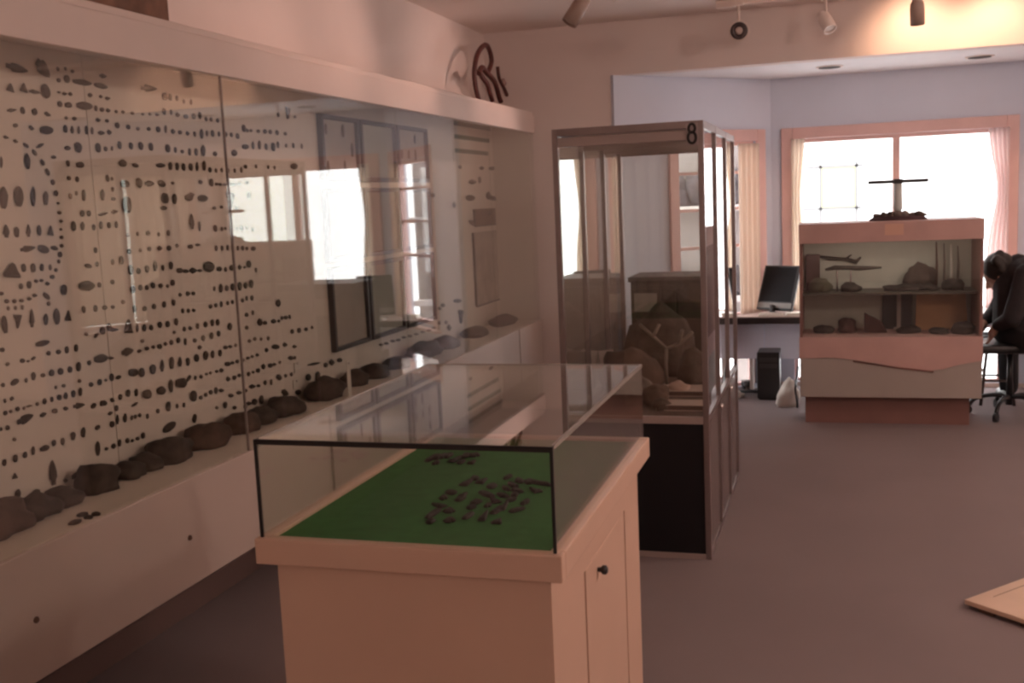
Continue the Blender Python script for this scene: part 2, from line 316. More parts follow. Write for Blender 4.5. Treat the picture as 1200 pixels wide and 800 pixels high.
# ---- stone points on the backing panel : crop origin (x, y), zoom, entries "cx cy w h [angle or t/i/p]"
PTS = [
(0,50,8,"150 240 210 90 15;390 245 190 120 50p;535 245 30 50;608 245 25 40;675 268 35 45;545 352 40 45;620 340 55 80;765 372 180 60 8;910 390 100 55 5;85 420 80 85 t;210 420 75 95 t;320 462 110 45 8;415 455 80 150 -20;548 465 35 25;600 478 45 40;655 482 35 40;840 492 45 50;555 575 45 60;635 585 70 60;785 592 150 80 5;893 615 30 60;105 632 90 40 -5;205 635 45 75 -10;318 648 50 70 -25;440 672 65 45 20;615 705 25 35p;693 712 45 45;908 725 45 45"),
(0,140,8,"140 55 45 40;290 80 50 50 20;432 100 120 85;607 88 40 80;670 95 35 80p;733 98 30 80p;805 98 35 90;858 105 28 75p;940 125 60 40;50 167 55 35 10r;142 205 45 40 15r;238 243 60 40 30r;318 310 65 42 45r;370 245 80 40 -25;393 402 60 40 55r;440 492 70 42 60r;490 588 50 42 60r;517 690 42 60r;248 390 55 165 -4;5 400 25 120;497 352 50 35;628 268 60 45;725 262 65 105;910 268 45 95;632 412 35 65 -15;745 425 75 65p;642 550 35 45;718 560 35 60 -15;655 718 35 60p;712 690 25 45p;778 710 40 115;950 705 35 110;20 732 85 225;165 720 85 208;305 720 45 200;422 735 50 140p"),
(0,230,8,"540 65 25 30r;553 152 40 40r;568 232 35 40r;565 310 25 30r;572 385 35 40r;572 463 38 40r;557 545 42 60r;545 610 30 45r;518 690 30 40r;485 755 45 45r;48 325 65 135 -4;150 335 50 105;260 320 45 130 -3;362 318 42 110 -3;465 318 60 100 t;255 490 140 70 -10;400 495 110 80 15;505 485 70 45 10;95 690 150 150 t;215 670 45 85 -5;305 670 45 90 -5;388 665 38 75;465 665 30 60p;765 160 45 65;827 160 40 60;940 172 50 28;682 278 48 100 -5;768 278 40 90;873 290 36 65;938 275 25 90;890 505 36 60;822 652 70 45 10;905 635 25 60 -10"),
(0,320,8,"5 190 50 40r;58 262 45 45r;130 262 40 45r;197 258 45 35r;270 240 45 40r;320 208 50 40r;440 98 45 45r;430 215 80 50 40;190 122 40 60;268 108 45 75;335 75 40 40;385 68 40 35;72 330 28 45p;140 325 25 45p;205 320 28 50p;450 285 35 45p;35 480 60 180 -8;155 455 80 140 i;292 420 48 190 -2;423 432 45 120;525 405 58 165 -4;632 395 55 110 t;593 155 58 105;805 118 150 100;930 115 28 55;780 340 38 75 -10;888 330 40 70;805 570 38 40;395 655 130 60 -12;15 718 45 50;450 750 38 50;543 738 48 50;620 718 40 75;708 700 38 75"),
(0,410,8,"65 130 35 40p;205 100 50 45;260 105 30 25p;308 78 45 35 -30;830 120 38 50;22 328 35 45;132 300 85 60 -25;240 283 28 50;308 245 42 85;397 237 45 45;478 213 50 70;562 200 55 70;650 182 45 65;730 155 45 95;850 322 42 50;928 300 42 65;740 290 32 40p;518 350 25 40p;592 335 35 40p;40 475 28 45 -20;105 455 38 40 -20;45 590 38 50;95 575 28 35p;160 552 38 50;220 545 25 35p;270 525 60 25 -10p;345 505 30 40p;412 480 42 60 -15;480 462 32 55;550 445 45 60;610 428 40 70;682 410 42 75;748 390 38 85;230 645 160 90 -25;400 605 65 48 -20;508 572 55 55p;612 548 50 45;735 520 110 65 -10p;872 522 60 50 -25;948 500 35 60;65 728 42 50;5 740 20 45"),
(0,500,8,"130 118 35 40p;35 335 42 70;138 295 48 80;230 262 40 65;305 222 38 90p;415 200 90 60 -15;500 150 45 60 -20;583 135 35 75p;678 85 48 85;775 50 45 105;908 8 48 45;132 458 55 60 t;155 650 60 150 8;325 618 100 60 -25;487 430 75 255 -4;610 502 42 45;700 455 80 60 -30;838 412 90 45 -38;910 202 45 150;30 768 60 35 -15"),
(110,80,8,"80 72 70 50 5;60 165 130 55 12;60 265 30 35;125 282 50 40;510 188 150 75 3;658 262 50 75;708 270 35 70;773 280 28 60p;838 310 22 50p;905 315 22 60p;15 378 22 60;70 388 45 45;130 395 45 45;205 405 28 35;270 410 30 40;357 420 35 35p;455 430 30 30p;522 430 28 35p;590 435 40 35;652 405 36 70;718 412 25 55;782 435 42 50;858 452 45 45;930 455 45 50;35 485 48 45;118 492 34 40;213 535 42 60;318 550 38 50;408 565 34 40p;510 568 38 40;598 572 42 60;668 568 25 80;738 592 42 55;803 600 36 45;875 610 34 50;945 615 30 45;65 605 65 48;140 600 45 55;32 745 50 95;105 755 34 50;165 750 20 50p;235 720 40 80;342 728 40 70;432 728 48 80;528 735 42 80;685 750 45 85 -5;760 765 28 60;825 780 32 40;885 785 28 45;950 775 30 75"),
(110,170,8,"265 170 75 75p;385 190 60 42 10;622 190 85 45;712 195 36 80;775 200 34 80;835 205 36 75;903 205 40 75;122 310 34 75 -10;165 315 25 40p;285 365 85 80;415 355 62 95 8;515 360 90 65;630 360 75 70 15;735 355 28 35p;75 465 42 115;170 415 30 50;178 503 45 40;300 560 80 165 -3;655 500 72 110;650 590 65 45;748 505 44 105;885 490 80 70p;85 640 90 35 -10;188 625 65 45 -8;60 750 36 80;135 750 36 65;205 745 30 70;910 715 45 160 -4"),
(110,260,8,"315 125 38 40p;405 110 25 45p;502 105 42 50;602 115 25 45p;693 102 34 60p;325 275 42 55;430 265 25 40p;515 252 38 48;612 247 48 55;700 245 46 55;775 222 34 45p;900 232 50 45;15 268 34 60;25 395 34 50;170 375 32 60p;252 358 42 85;340 450 48 100;412 460 42 65;490 440 44 75;567 410 40 110;642 430 28 60;716 408 40 80;800 455 60 55;855 460 60 40;925 455 70 65;45 590 36 55;168 562 38 50;358 632 52 75;430 615 40 60;492 615 36 50;548 595 40 65;622 597 44 50;685 600 25 40p;732 570 42 65 -12;805 682 32 45;872 672 30 50;930 668 30 45;270 750 42 50p"),
(110,350,8,"5 95 28 60;97 82 50 48;172 75 36 45;375 95 38 80;470 92 44 55;560 72 38 55;652 52 36 65;742 35 36 65;828 112 28 50;880 112 28 45;935 105 28 45;20 340 60 40 -45;75 300 55 75;135 265 45 80;180 288 90 50;310 255 85 145 t;403 275 28 80;467 272 36 75;532 270 38 60;612 243 40 65;687 237 40 65;765 215 38 75p;843 283 32 50;898 272 30 50;450 395 36 40p;310 495 110 85 -15p;422 490 45 40 -10;492 465 42 45;552 452 36 40;612 447 48 55;668 422 36 45;722 408 36 55;787 388 36 60;853 402 28 70;940 388 30 45;750 315 28 35p;60 560 130 85 -8;155 555 60 35;45 772 36 50;108 762 28 35;160 735 42 80;225 735 55 42 -15;362 690 90 85;440 690 55 95;545 660 55 100;632 625 42 125;722 600 46 125;800 590 38 100;875 590 38 85;950 560 45 75"),
(110,430,8,"90 338 60 55;168 310 44 50 15;242 280 38 60;315 245 44 75;392 238 34 80;490 255 85 100 p;625 220 85 85;715 175 44 135 -2;812 148 105 105;885 105 60 40 -50;948 100 25 45;150 432 48 40 -20;205 385 38 60;378 350 70 30 -30;30 565 52 48 -20;165 535 46 65;215 490 34 100;287 475 36 95;350 475 25 50p;385 465 28 45p;425 450 28 45;497 460 28 55;595 412 32 50;692 368 44 100;775 365 28 50;840 355 28 50;925 275 50 100 8;938 480 40 90 8;702 560 135 80 -30;115 765 36 40;180 740 44 55;235 710 36 75;310 690 36 55;355 688 25 35;405 670 38 38;455 640 38 65"),
(110,500,8,"75 430 30 35p;120 412 34 40;170 380 25 40p;230 362 28 55;293 345 30 60;362 322 25 50"),
(220,80,5.97,"38 335 28 45;80 330 24 55;125 355 20 35;160 358 20 35;205 365 20 35;45 460 20 40;92 458 26 75;130 455 18 45;170 455 24 50;215 460 18 40;262 462 22 40;302 465 20 35;345 475 26 45;387 420 28 55;415 435 20 30;440 435 20 25p;490 440 25 30;537 442 28 35;575 445 24 35;622 450 24 40;680 458 20 30p;630 325 18 35;692 315 36 90 i;748 340 18 25p;10 585 22 55;55 585 24 55;103 575 30 85;188 598 30 35;322 592 40 50;400 548 48 40;453 540 20 60;497 535 22 70;545 548 22 50;592 550 30 65;628 535 20 50;685 540 16 30p;735 540 18 40;795 545 16 40p;18 690 22 60;62 685 22 70;110 680 26 75;152 710 24 40;195 715 18 35p;235 712 16 35p;280 715 16 40p;325 715 16 35p;372 710 18 45p;402 688 24 30;475 685 14 30p;560 690 14 30p;605 695 14 30p;740 685 50 45p"),
(220,200,8,"115 105 40 45;215 110 38 80;265 125 32 35;300 128 30 35;340 130 30 30;415 128 70 38;480 125 45 38;550 110 38 40;30 225 60 50p;135 258 95 70p;385 275 80 160 i;565 230 34 80;245 348 36 35;312 340 30 35;455 348 36 45;30 490 42 165 -4;105 520 25 100p;252 540 36 70;315 545 24 45p;350 540 24 35p;400 540 28 60;455 545 20 35p;500 540 30 55;550 535 22 45p;605 550 30 45;15 715 40 38;90 695 50 30;262 725 28 60;318 725 24 55;370 720 24 60;415 720 26 60;465 725 24 50;510 725 28 50;550 728 24 40;610 730 48 45"),
(220,290,8,"50 215 70 60;110 215 50 35;190 180 100 110;290 200 50 55;350 205 26 50;405 190 40 60;435 195 24 60;485 185 36 55;530 185 26 30;565 155 40 75;635 210 25 50p;245 385 22 50p;303 380 36 90;362 380 34 60;415 370 38 75;480 362 40 90;535 355 36 65;587 340 40 85;5 430 25 35;48 430 38 40;5 590 22 45;52 588 36 40;210 552 36 45;258 540 30 45;310 530 26 65;370 520 26 45;415 510 26 45;510 495 30 45;548 475 24 50;597 472 30 55;548 630 34 45;605 610 25 50p;20 755 40 45;88 735 34 60p;162 720 38 60;225 705 32 70;275 700 36 65;387 740 40 75;550 750 36 45p;840 520 44 75;668 700 46 75;720 705 44 40;800 690 50 45;850 688 26 35;880 660 30 45;915 655 40 40;952 650 24 45"),
(220,380,8,"62 150 38 45;140 128 34 60p;217 105 34 70p;285 85 34 60;108 215 42 50;75 315 46 80;160 290 46 95;228 280 34 80;297 268 34 70;350 215 42 42;395 208 40 38;445 195 24 38p;490 192 24 35;5 355 26 70;370 370 60 45;415 360 34 35;460 348 34 40;515 335 26 40p;560 315 38 32;600 300 32 32;648 285 34 35;735 240 34 45;820 210 75 50;908 190 45 50;575 155 34 38p;625 135 34 40p;685 138 25 40p;750 130 25 45p;15 500 36 55;68 500 25 40p;120 490 32 40;172 465 25 30p;210 455 25 35p;268 440 30 35;312 430 40 50;375 510 42 55;432 500 38 50;480 478 34 45;568 465 34 50;610 448 28 32;655 432 40 50;705 395 38 55;770 385 48 45;810 375 34 35;860 355 25 35p;945 320 45 40;45 670 60 110 4;118 685 36 42;165 660 32 45;212 635 38 50;258 620 34 70;312 618 50 42;400 665 52 40;478 640 55 42;535 620 40 40;600 582 60 50;660 575 36 30;722 545 34 55;780 540 24 60p;850 495 55 60 15;912 485 25 50;905 640 70 70 20;345 755 36 70;270 780 30 40p;435 780 40 40;535 770 36 45;570 740 50 45;620 725 52 65;682 705 40 90"),
(330,380,8,"95 65 34 50;160 55 36 55;225 45 34 42;282 28 26 38;30 190 34 40p;118 208 44 40;85 315 60 45;120 312 25 40;35 480 28 45;88 468 28 40;135 430 34 40;245 495 50 70;330 500 45 130;300 370 120 30 -10;410 380 40 50;465 355 50 70;540 335 50 45;150 635 55 55"),
(500,180,8,"310 125 35 40p;515 135 45 40;625 140 42 35;725 145 65 38;425 265 70 50p;495 245 30 70p;405 415 85 60;570 395 32 85;690 418 110 45 12;580 560 38 60;425 650 75 45 25;55 390 40 45p;255 480 30 70p"),
(430,330,8,"845 178 75 40;870 330 44 140 i;710 220 40 40p;740 380 34 45p;765 430 34 70p;680 250 34 40p;675 385 28 40p;130 590 45 28;180 578 45 28;240 555 50 32;290 545 45 28;345 520 45 28;400 508 45 28p;460 490 45 24p;520 470 45 24p;580 455 45 24p;625 430 40 24p"),
]
def point_mesh(kind, seed, m):
    """flaked stone: outline in local x,y (unit height), domed on both faces"""
    rnd = random.Random(seed)
    if kind == 'leaf': pr = [(-.5, .22), (-.34, .40), (-.1, .49), (.12, .5), (.34, .38), (.5, .12)]
    elif kind == 'stem': pr = [(-.5, .26), (-.30, .27), (-.22, .5), (0, .46), (.28, .32), (.5, .08)]
    elif kind == 'tri': pr = [(-.5, .46), (-.35, .5), (-.1, .36), (.15, .24), (.35, .12), (.5, .03)]
    elif kind == 'inv': pr = [(-.5, .06), (-.2, .14), (.1, .26), (.35, .42), (.5, .5)]
    elif kind == 'blob': pr = [(-.5, .2), (-.35, .42), (-.1, .5), (.15, .5), (.38, .4), (.5, .16)]
    else: pr = [(-.5, .28), (-.3, .42), (0, .47), (.25, .45), (.42, .3), (.5, .12)]
    rt = [(w*(1+rnd.uniform(-.1, .1)), y) for y, w in pr]
    lf = [(-w*(1+rnd.uniform(-.1, .1)), y) for y, w in pr][::-1]
    out = rt+lf; n = len(out); bm = bmesh.new()
    e = [bm.verts.new((x, y, 0)) for x, y in out]
    inn = [(x*.55, y*.72) for x, y in out]
    top = [bm.verts.new((x, y, .5*(1+rnd.uniform(-.25, .15)))) for x, y in inn]
    bot = [bm.verts.new((x, y, -.5)) for x, y in inn]
    for k in range(n):
        j = (k+1) % n
        bm.faces.new((e[k], e[j], top[j], top[k])); bm.faces.new((e[j], e[k], bot[k], bot[j]))
    bm.faces.new(top); bm.faces.new(bot[::-1])
    bmesh.ops.recalc_face_normals(bm, faces=bm.faces)
    me = bpy.data.meshes.new('stone_point_'+kind); bm.to_mesh(me); bm.free(); me.materials.append(m)
    return me
PM = {}
def pm(kind, v, pale):
    k = (kind, v, pale)
    if k not in PM: PM[k] = point_mesh(kind, hash(kind) % 7+v*13 if False else sum(map(ord, kind))+v*13, M_chert if pale else M_point)
    return PM[k]
specs = []
for ox, oy, sc, s in PTS:
    for e in s.split(';'):
        f = e.split(); fl = ''; a = 0
        cx, cy, w = map(float, f[:3])
        rest = f[3:]
        def split(tok):
            num = tok.rstrip('ptir'); return num, tok[len(num):]
        num, q = split(rest[0]); h = float(num); fl += q
        if len(rest) > 1:
            num, q = split(rest[1]); fl += q
            if num: a = float(num)
        specs.append((ox+cx/sc, oy+cy/sc, w/sc, h/sc, R(a), fl))
# drop doubles where crops overlap
uniq = []
for s in sorted(specs, key=lambda s: -s[2]*s[3]):
    if all(abs(s[0]-u[0]) > .46*max(2.4, min(s[2], u[2])) or abs(s[1]-u[1]) > .46*max(2.8, min(s[3], u[3])) for u in uniq): uniq.append(s)
pts = []
for px, py, w, h, a, fl in uniq:
    P = at(px, py, 0, XB); P.y = min(P.y, YB-.05)
    jx = (at(px+.5, py, 0, XB)-at(px-.5, py, 0, XB)); jy = (at(px, py+.5, 0, XB)-at(px, py-.5, 0, XB))
    u = (jx*math.cos(a)+jy*math.sin(a))*w*1.04; v = (jx*math.sin(a)-jy*math.cos(a))*h*.92
    U = Vector((u.y, u.z)); V = Vector((v.y, v.z))
    horiz = U.length > V.length*1.12 and not ('t' in fl or 'i' in fl)
    Lx = U if horiz else V
    ln = Lx.length; wd = abs(U.x*V.y-U.y*V.x)/ln
    pts.append(dict(P=P, L=Lx.normalized(), ln=ln, wd=wd, fl=fl, area=w*h, horiz=horiz))
print('stone points listed', len(pts))
pts.sort(key=lambda d: -d['area'])
big, small = pts[:300], pts[300:]
ORD = ['first','second','third','fourth','fifth','sixth','seventh','eighth','ninth','tenth','eleventh','twelfth','thirteenth','fourteenth','fifteenth','sixteenth','seventeenth','eighteenth','nineteenth','twentieth']
def nth(n): return ORD[n] if n < 20 else '%d%s' % (n+1, {1: 'st', 2: 'nd', 3: 'rd'}.get((n+1) % 10, 'th'))
# rows: by height on the panel, in three stretches of the panel
def stretch(d): return 0 if d['P'].y < 2.995 else (1 if d['P'].y < 3.72 else 2)
SN = ['left of the panel seam', 'between panel seam and dark glass joint', 'beyond the dark glass joint']
for st in range(3):
    g = sorted([d for d in big if stretch(d) == st], key=lambda d: -d['P'].z)
    rows = []
    for d in g:
        if rows and rows[-1][0]['P'].z-d['P'].z < .032: rows[-1].append(d)
        else: rows.append([d])
    for ri, r in enumerate(rows):
        r.sort(key=lambda d: d['P'].y)
        for ci, d in enumerate(r): d['row'] = (st, ri, ci)
def place_point(o, d, thick):
    y = Vector((0, d['L'].x, d['L'].y)); x = Vector((0, d['L'].y, -d['L'].x)); n = Vector((1, 0, 0))
    if x.cross(y).dot(n) < 0: x = -x
    P = d['P']+n*(thick*.42)
    m = Matrix((( x.x, y.x, n.x, P.x), (x.y, y.y, n.y, P.y), (x.z, y.z, n.z, P.z), (0, 0, 0, 1)))
    o.matrix_world = m @ Matrix.Diagonal((d['wd'], d['ln'], thick, 1))
def pkind(d, i):
    if 't' in d['fl']: return 'tri'
    if 'i' in d['fl']: return 'inv'
    asp = d['ln']/max(d['wd'], 1e-4)
    if asp < 1.35: return 'blob'
    if asp < 2.2: return ('stem', 'oval', 'leaf')[i % 3]
    return ('leaf', 'stem', 'leaf')[i % 3]
KW = {'tri': 'triangular', 'inv': 'upside-down triangular', 'blob': 'rounded', 'stem': 'stemmed', 'oval': 'oval', 'leaf': 'slender'}
for i, d in enumerate(big):
    k = pkind(d, i); pale = 'p' in d['fl']
    o = bpy.data.objects.new('stone_point', pm(k, i % 4, pale)); C.objects.link(o)
    place_point(o, d, max(.006, min(.02, d['wd']*.3)))
    st, ri, ci = d['row']
    size = 'large ' if d['area'] > 130 else ('small ' if d['area'] < 36 else '')
    ringd = 'r' in d['fl']
    if ringd: lab = '%s%s stone of the dashed ring, %s in row %d, %s' % (size, 'brown', nth(ci), ri+1, SN[st])
    else: lab = '%s%s %s point, %s in row %d, %s' % (size, 'pale brown' if pale else 'dark brown', KW[k], nth(ci), ri+1, SN[st])
    w = lab.split()
    if len(w) > 16: lab = lab.replace('between panel seam and dark glass joint', 'between seam and glass joint')
    tag(o, lab, 'stone point', 'stone points mounted on the pale backing panel')
# the rest: hundreds of tiny points in one object
bm = bmesh.new()
for i, d in enumerate(small):
    src = pm(pkind(d, i), i % 4, 'p' in d['fl'])
    tmp = bmesh.new(); tmp.from_mesh(src)
    y = Vector((0, d['L'].x, d['L'].y)); x = Vector((0, d['L'].y, -d['L'].x)); n = Vector((1, 0, 0))
    if x.cross(y).dot(n) < 0: x = -x
    th = .006; P = d['P']+n*(th*.42)
    m = Matrix(((x.x, y.x, n.x, P.x), (x.y, y.y, n.y, P.y), (x.z, y.z, n.z, P.z), (0, 0, 0, 1))) @ Matrix.Diagonal((d['wd'], d['ln'], th, 1))
    vm = {v: bm.verts.new(m @ v.co) for v in tmp.verts}
    for f in tmp.faces:
        nf = bm.faces.new([vm[v] for v in f.verts]); nf.material_index = 1 if 'p' in d['fl'] else 0
    tmp.free()
tag(obj('tiny_points', bm, [mat('tiny_flint', (.075, .048, .036), .6, var=.3, scale=9), mat('tiny_chert', (.20, .145, .115), .6, var=.3, scale=9)]),
    'rows of tiny dark stone points filling the gaps on the pale backing panel', 'stone points', kind='stuff')

# ---- framed specimen boards standing against the panel
M_frame = mat('dark_frame', (.055, .042, .040), .45, var=.2)
M_mount = mat('mount_board', (.42, .36, .32), .8, var=.05, scale=10)
FB = []
cols = [((372, 135), (413, 142)), ((414, 143), (460, 147)), ((463, 148), (500, 151))]
ys = [(4.63, 5.06), (5.075, 5.545), (5.56, 6.03)]
zs = [(1.66, 1.985), (1.27, 1.635), (.83, 1.25)]
RW = ['top', 'middle', 'bottom']; CW = ['first', 'second', 'third']
for ci, (ya, yb) in enumerate(ys):
    for ri, (za, zb) in enumerate(zs):
        t = thing('specimen_frame', '%s frame of the %s column in the dark framed boards behind the glass' % (RW[ri], CW[ci]), 'picture frame',
                  (XB, (ya+yb)/2, za), 0, 'dark framed specimen boards in the wall case')
        hw = (yb-ya)/2-.006; hh = zb-za-.008; f = .022
        obj('frame', bx((0, .03, -hw, -hw+f, 0, hh), (0, .03, hw-f, hw, 0, hh), (0, .03, -hw+f, hw-f, 0, f), (0, .03, -hw+f, hw-f, hh-f, hh), bev=.003), M_frame, t)
        obj('mount', bx(0, .012, -hw+f, hw-f, f, hh-f), mat('mount_green', (.40, .38, .33), .8) if ci == 1 else M_mount, t)
        if ri == 0 and ci != 1:
            rr = random.Random(ci*10+ri); n = 0
            for r_ in range(3):
                for c_ in range(4):
                    if rr.random() < .45: continue
                    o = obj('mounted_stone', pm(('leaf', 'stem', 'oval')[rr.randrange(3)], rr.randrange(4), rr.random() < .5), parent=t)
                    yy = -hw+f+(c_+.5)/4*(2*hw-2*f); zz = f+(r_+.5)/3*(hh-2*f)
                    o.matrix_local = Matrix(((0, 0, 1, .015), (1, 0, 0, yy), (0, 1, 0, zz), (0, 0, 0, 1))) @ Matrix.Diagonal((.028, .05+rr.random()*.03, .01, 1))
# printed sheet with three bars, and two sheets on the end of the panel
q0 = at(533, 186, 0, XB); q1 = at(592, 152, 0, XB); q1.y = min(q1.y, YB-.06)
t = thing('printed_sheet', 'printed sheet with three grey-green lines at the far top of the panel', 'sheet', (XB, (q0.y+q1.y)/2, q0.z))
W_ = (q1.y-q0.y)/2
obj('sheet', bx(0, .004, -W_-.03, W_+.02, -.02, .27), M_panel, t)
for k, (zz, c) in enumerate(((.215, (.16, .15, .12)), (.13, (.12, .16, .11)), (.04, (.15, .17, .13)))):
    obj('printed_line', bx(.004, .006, -W_, W_-.04*k, zz, zz+.028), mat('ink_%d' % k, c, .8), t)
for (a, b), lab, col, nm in ((((556, 264), (591, 243)), 'brown picture card above the tall pale sheet near the panel end', (.20, .13, .10), 'picture_card'),
                             (((558, 358), (592, 268)), 'tall pale sheet with dark edges at the far end of the panel', (.43, .36, .31), 'mounted_sheet')):
    p0 = at(*a, 0, XB); p1 = at(*b, 0, XB); p1.y = min(p1.y, YB-.04); hw = (p1.y-p0.y)/2; hh = p1.z-p0.z
    t = thing(nm, lab, 'picture', (XB, (p0.y+p1.y)/2, p0.z))
    obj('card', bx(0, .008, -hw, hw, 0, hh), mat(nm, col, .8, var=.25, scale=8), t)
    obj('edge_strip', bx((0, .013, -hw-.02, -hw, 0, hh), (0, .013, -hw, hw, -.012, 0)), M_frame, t)

# ---- rocks along the shelf of the wall case
RK = [(15,634,78,52),(54,604,50,34),(84,584,34,28),(129,576,42,40),(163,567,30,24),(184,556,28,26),(213,541,46,38),(258,519,50,34),(295,504,38,27),(317,491,34,24),(346,481,44,28),(393,465,46,30),(425,450,30,22),(449,438,34,20),(474,429,32,17),(508,412,50,24),(532,407,32,18),(566,397,36,14),(598,384,44,15)]
RL = ['big reddish-brown rock at the near end of the shelf','broad dark rock beside the reddish-brown one','flat dark rock just behind the four small flakes','tall dark olive rock left of the two stacked brown rocks','small olive rock between the tall olive rock and brown ones',
'small brown rock squeezed in before the big rounded boulder','blocky dark red-brown rock just past the small flakes','biggest rounded brown boulder below the oval point','brown rock touching the far side of the rounded boulder','small brown rock just left of the glass table case corner','rounded brown rock behind the corner of glass table case',
'long brown rock above the near glass edge of table case','low brown rock beside the thin white card','dark rounded rock just past the thin white card','small dark rock before the wide flat dark rock','wide flat dark rock near the far end of the shelf','grey low rock behind the wide flat dark rock','pale grey flat rock second from the shelf end','brown flat rock last on the shelf']
for i, (px, py, w, h) in enumerate(RK):
    d_ = (at(px, py, 0, -2.25)-EYEP).dot(FW)/FPX
    wy = w*d_*.66; hz = max(.035, h*d_*.80); wx = min(.085, .045+wy*.3)
    X = XB+wx+.012
    P = at(px, py+h*.42, 0, X+wx*.6)
    o = obj('shelf_rock', rock_bm(wx, wy, hz, i+1, .30), (M_rock2 if i in (0, 7, 8, 18) else M_rock3 if i in (16, 17) else M_rock), loc=(X, P.y, ZL-.003))
    tag(o, RL[i], 'rock', 'rocks along the shelf of the wall case')
FLK = [(88,613,20,5),(97,604,16,5),(113,608,7,4),(121,604,10,5)]
FLL = ['long dark flake lying nearest the shelf edge','dark flake lying just behind the longest flake','tiny dark flake in the middle of the shelf edge','small dark flake furthest right of the four flakes']
for i, (px, py, w, h) in enumerate(FLK):
    p = at(px, py, 2, ZL); d_ = (p-EYEP).dot(FW)/FPX
    tag(obj('stone_flake', rock_bm(.015, w*d_*.5, .012, 40+i, .25, 2), M_rock, loc=(min(max(p.x, XB+.05), XG-.035), p.y, ZL-.001)), FLL[i], 'stone flake', 'loose flakes on the case shelf')
# one white card among the rocks, two white plates put in for glare
for i, (px, py, w, h) in enumerate([(408, 435, 6, 24), (354, 428, 9, 13), (353, 447, 10, 11)]):
    X = XG-.03 if i == 0 else XB+.03
    p = at(px, py, 0, X); d_ = (p-EYEP).dot(FW)/FPX
    t = thing('card_glare_plate', ['thin tall white card standing among the shelf rocks', 'upper white plate put in for glare on the glass', 'lower white plate put in for glare on the glass'][i], 'card', (X if i == 0 else XB+.002, p.y, ZL if i == 0 else at(px, py+h/2, 0, XB).z), 0)
    hh = h*d_ if i else (at(px, py-h/2, 0, X).z-ZL)
    hw = w*d_*.75
    obj('card', bx(0, .004, -hw, hw, 0, hh, bev=.001), M_paper, t)
    obj('pin', bx(.004, .007, -.004, .004, hh-.012, hh-.006), M_metal, t)

# ---- things standing on top of the wall case
p = at(200, 22, 0, -2.1)
t = thing('wooden_crate', 'brown wooden crate on top of the wall case at the photo top edge', 'crate', (-2.225, p.y-.32, 2.147))
M_crate = mat('crate_wood', (.17, .08, .05), .55, var=.35, scale=14)
for k in range(3): obj('slat', bx(.105, .12, -.32, .32, .005+.105*k, .095+.105*k, bev=.003), M_crate, t)
obj('side_board', bx((-.12, .105, .305, .32, 0, .31), (-.12, .105, -.32, -.305, 0, .31)), M_crate, t)
obj('back_board', bx(-.135, -.12, -.32, .32, 0, .31), M_crate, t)
obj('base_board', bx(-.12, .105, -.305, .305, 0, .012), M_wood, t)
p = at(578, 116, 0, -2.2)
t = thing('bentwood_ornament', 'ornament of bent dark wooden hoops on the wall case near the corner', 'ornament', (-2.2, p.y, 2.147))
M_bent = mat('bent_wood', (.085, .022, .018), .5, var=.3, scale=20)
def pxl(seq, x=-2.2): 
    o_ = Vector(t.location); return [at(a, b, 0, x)-o_ for a, b in seq]
def smooth(ps, n=6):
    out = []
    P_ = [ps[0]]+list(ps)+[ps[-1]]
    for i in range(1, len(P_)-2):
        for k in range(n):
            s = k/n; a, b, c, d = P_[i-1:i+3]
            out.append(.5*((2*b)+(c-a)*s+(2*a-5*b+4*c-d)*s*s+(3*b-a-3*c+d)*s**3))
    return out+[P_[-2]]
def zfix(ps): return [Vector((v.x, v.y, max(v.z, .012))) for v in ps]
for nm, seq, x, r_ in (('outer_hoop', [(561, 117), (557, 100), (556, 82), (559, 65), (565, 55), (570, 53), (574, 60), (576, 72), (573, 82), (570, 86)], -2.2, .017),
                       ('cross_strand', [(561, 86), (565, 79), (570, 85), (576, 91), (581, 99), (585, 114), (587, 119)], -2.19, .018),
                       ('inner_strand', [(561, 83), (565, 90), (571, 99), (574, 109), (577, 118)], -2.21, .017),
                       ('rear_fork', [(598, 121), (591, 104), (585, 92), (583, 78)], -2.23, .013)):
    bm = bmesh.new(); tube(bm, zfix(smooth(pxl(seq, x))), r_, 8); obj(nm, bm, M_bent, t)
bm = rock_bm(.018, .05, .05, 3, .3, 2); o = obj('carved_knob', bm, mat('pale_wood_knob', (.34, .22, .20), .6, var=.3, scale=20), t, loc=pxl([(590, 100)], -2.23)[0])
bm = bmesh.new(); box(bm, -.05, .05, -.10, .16, 0, .012, bev=.003); obj('base', bm, M_bent, t)

# ------------------------------------------------------------------ glass table case with green felt
ZT = .85; gx0, gx1, gy0, gy1 = -1.155, -.495, 1.872, 2.885
t = thing('table_case', 'white cabinet with glass top box and green felt in the foreground', 'display case', ((gx0+gx1)/2, (gy0+gy1)/2, 0))
TC = t
def tc(name, bm, m, mi=None):
    o = obj(name, bm, m, TC); o.matrix_parent_inverse = Matrix.Translation(-Vector(TC.location)); return o
i_ = .032
tc('cabinet_body', bx((gx0+i_, gx1-i_-.018, gy0+i_, gy1-i_, .06, ZT-.055), (gx0+.07, gx1-.08, gy0+.08, gy1-.08, 0, .06)), M_cream)
dy0, dy1 = 2.185, 2.652
tc('side_panel', bx((gx1-i_-.018, gx1-i_, gy0+i_, dy0-.004, .06, ZT-.055), (gx1-i_-.018, gx1-i_, dy1+.004, gy1-i_, .06, ZT-.055), (gx1-i_-.018, gx1-i_, dy0-.004, dy1+.004, .705, ZT-.055)), M_cream)
tc('gap_backing', bx(gx1-i_-.0185, gx1-i_-.014, dy0-.01, dy1+.01, .06, .71), M_dark)
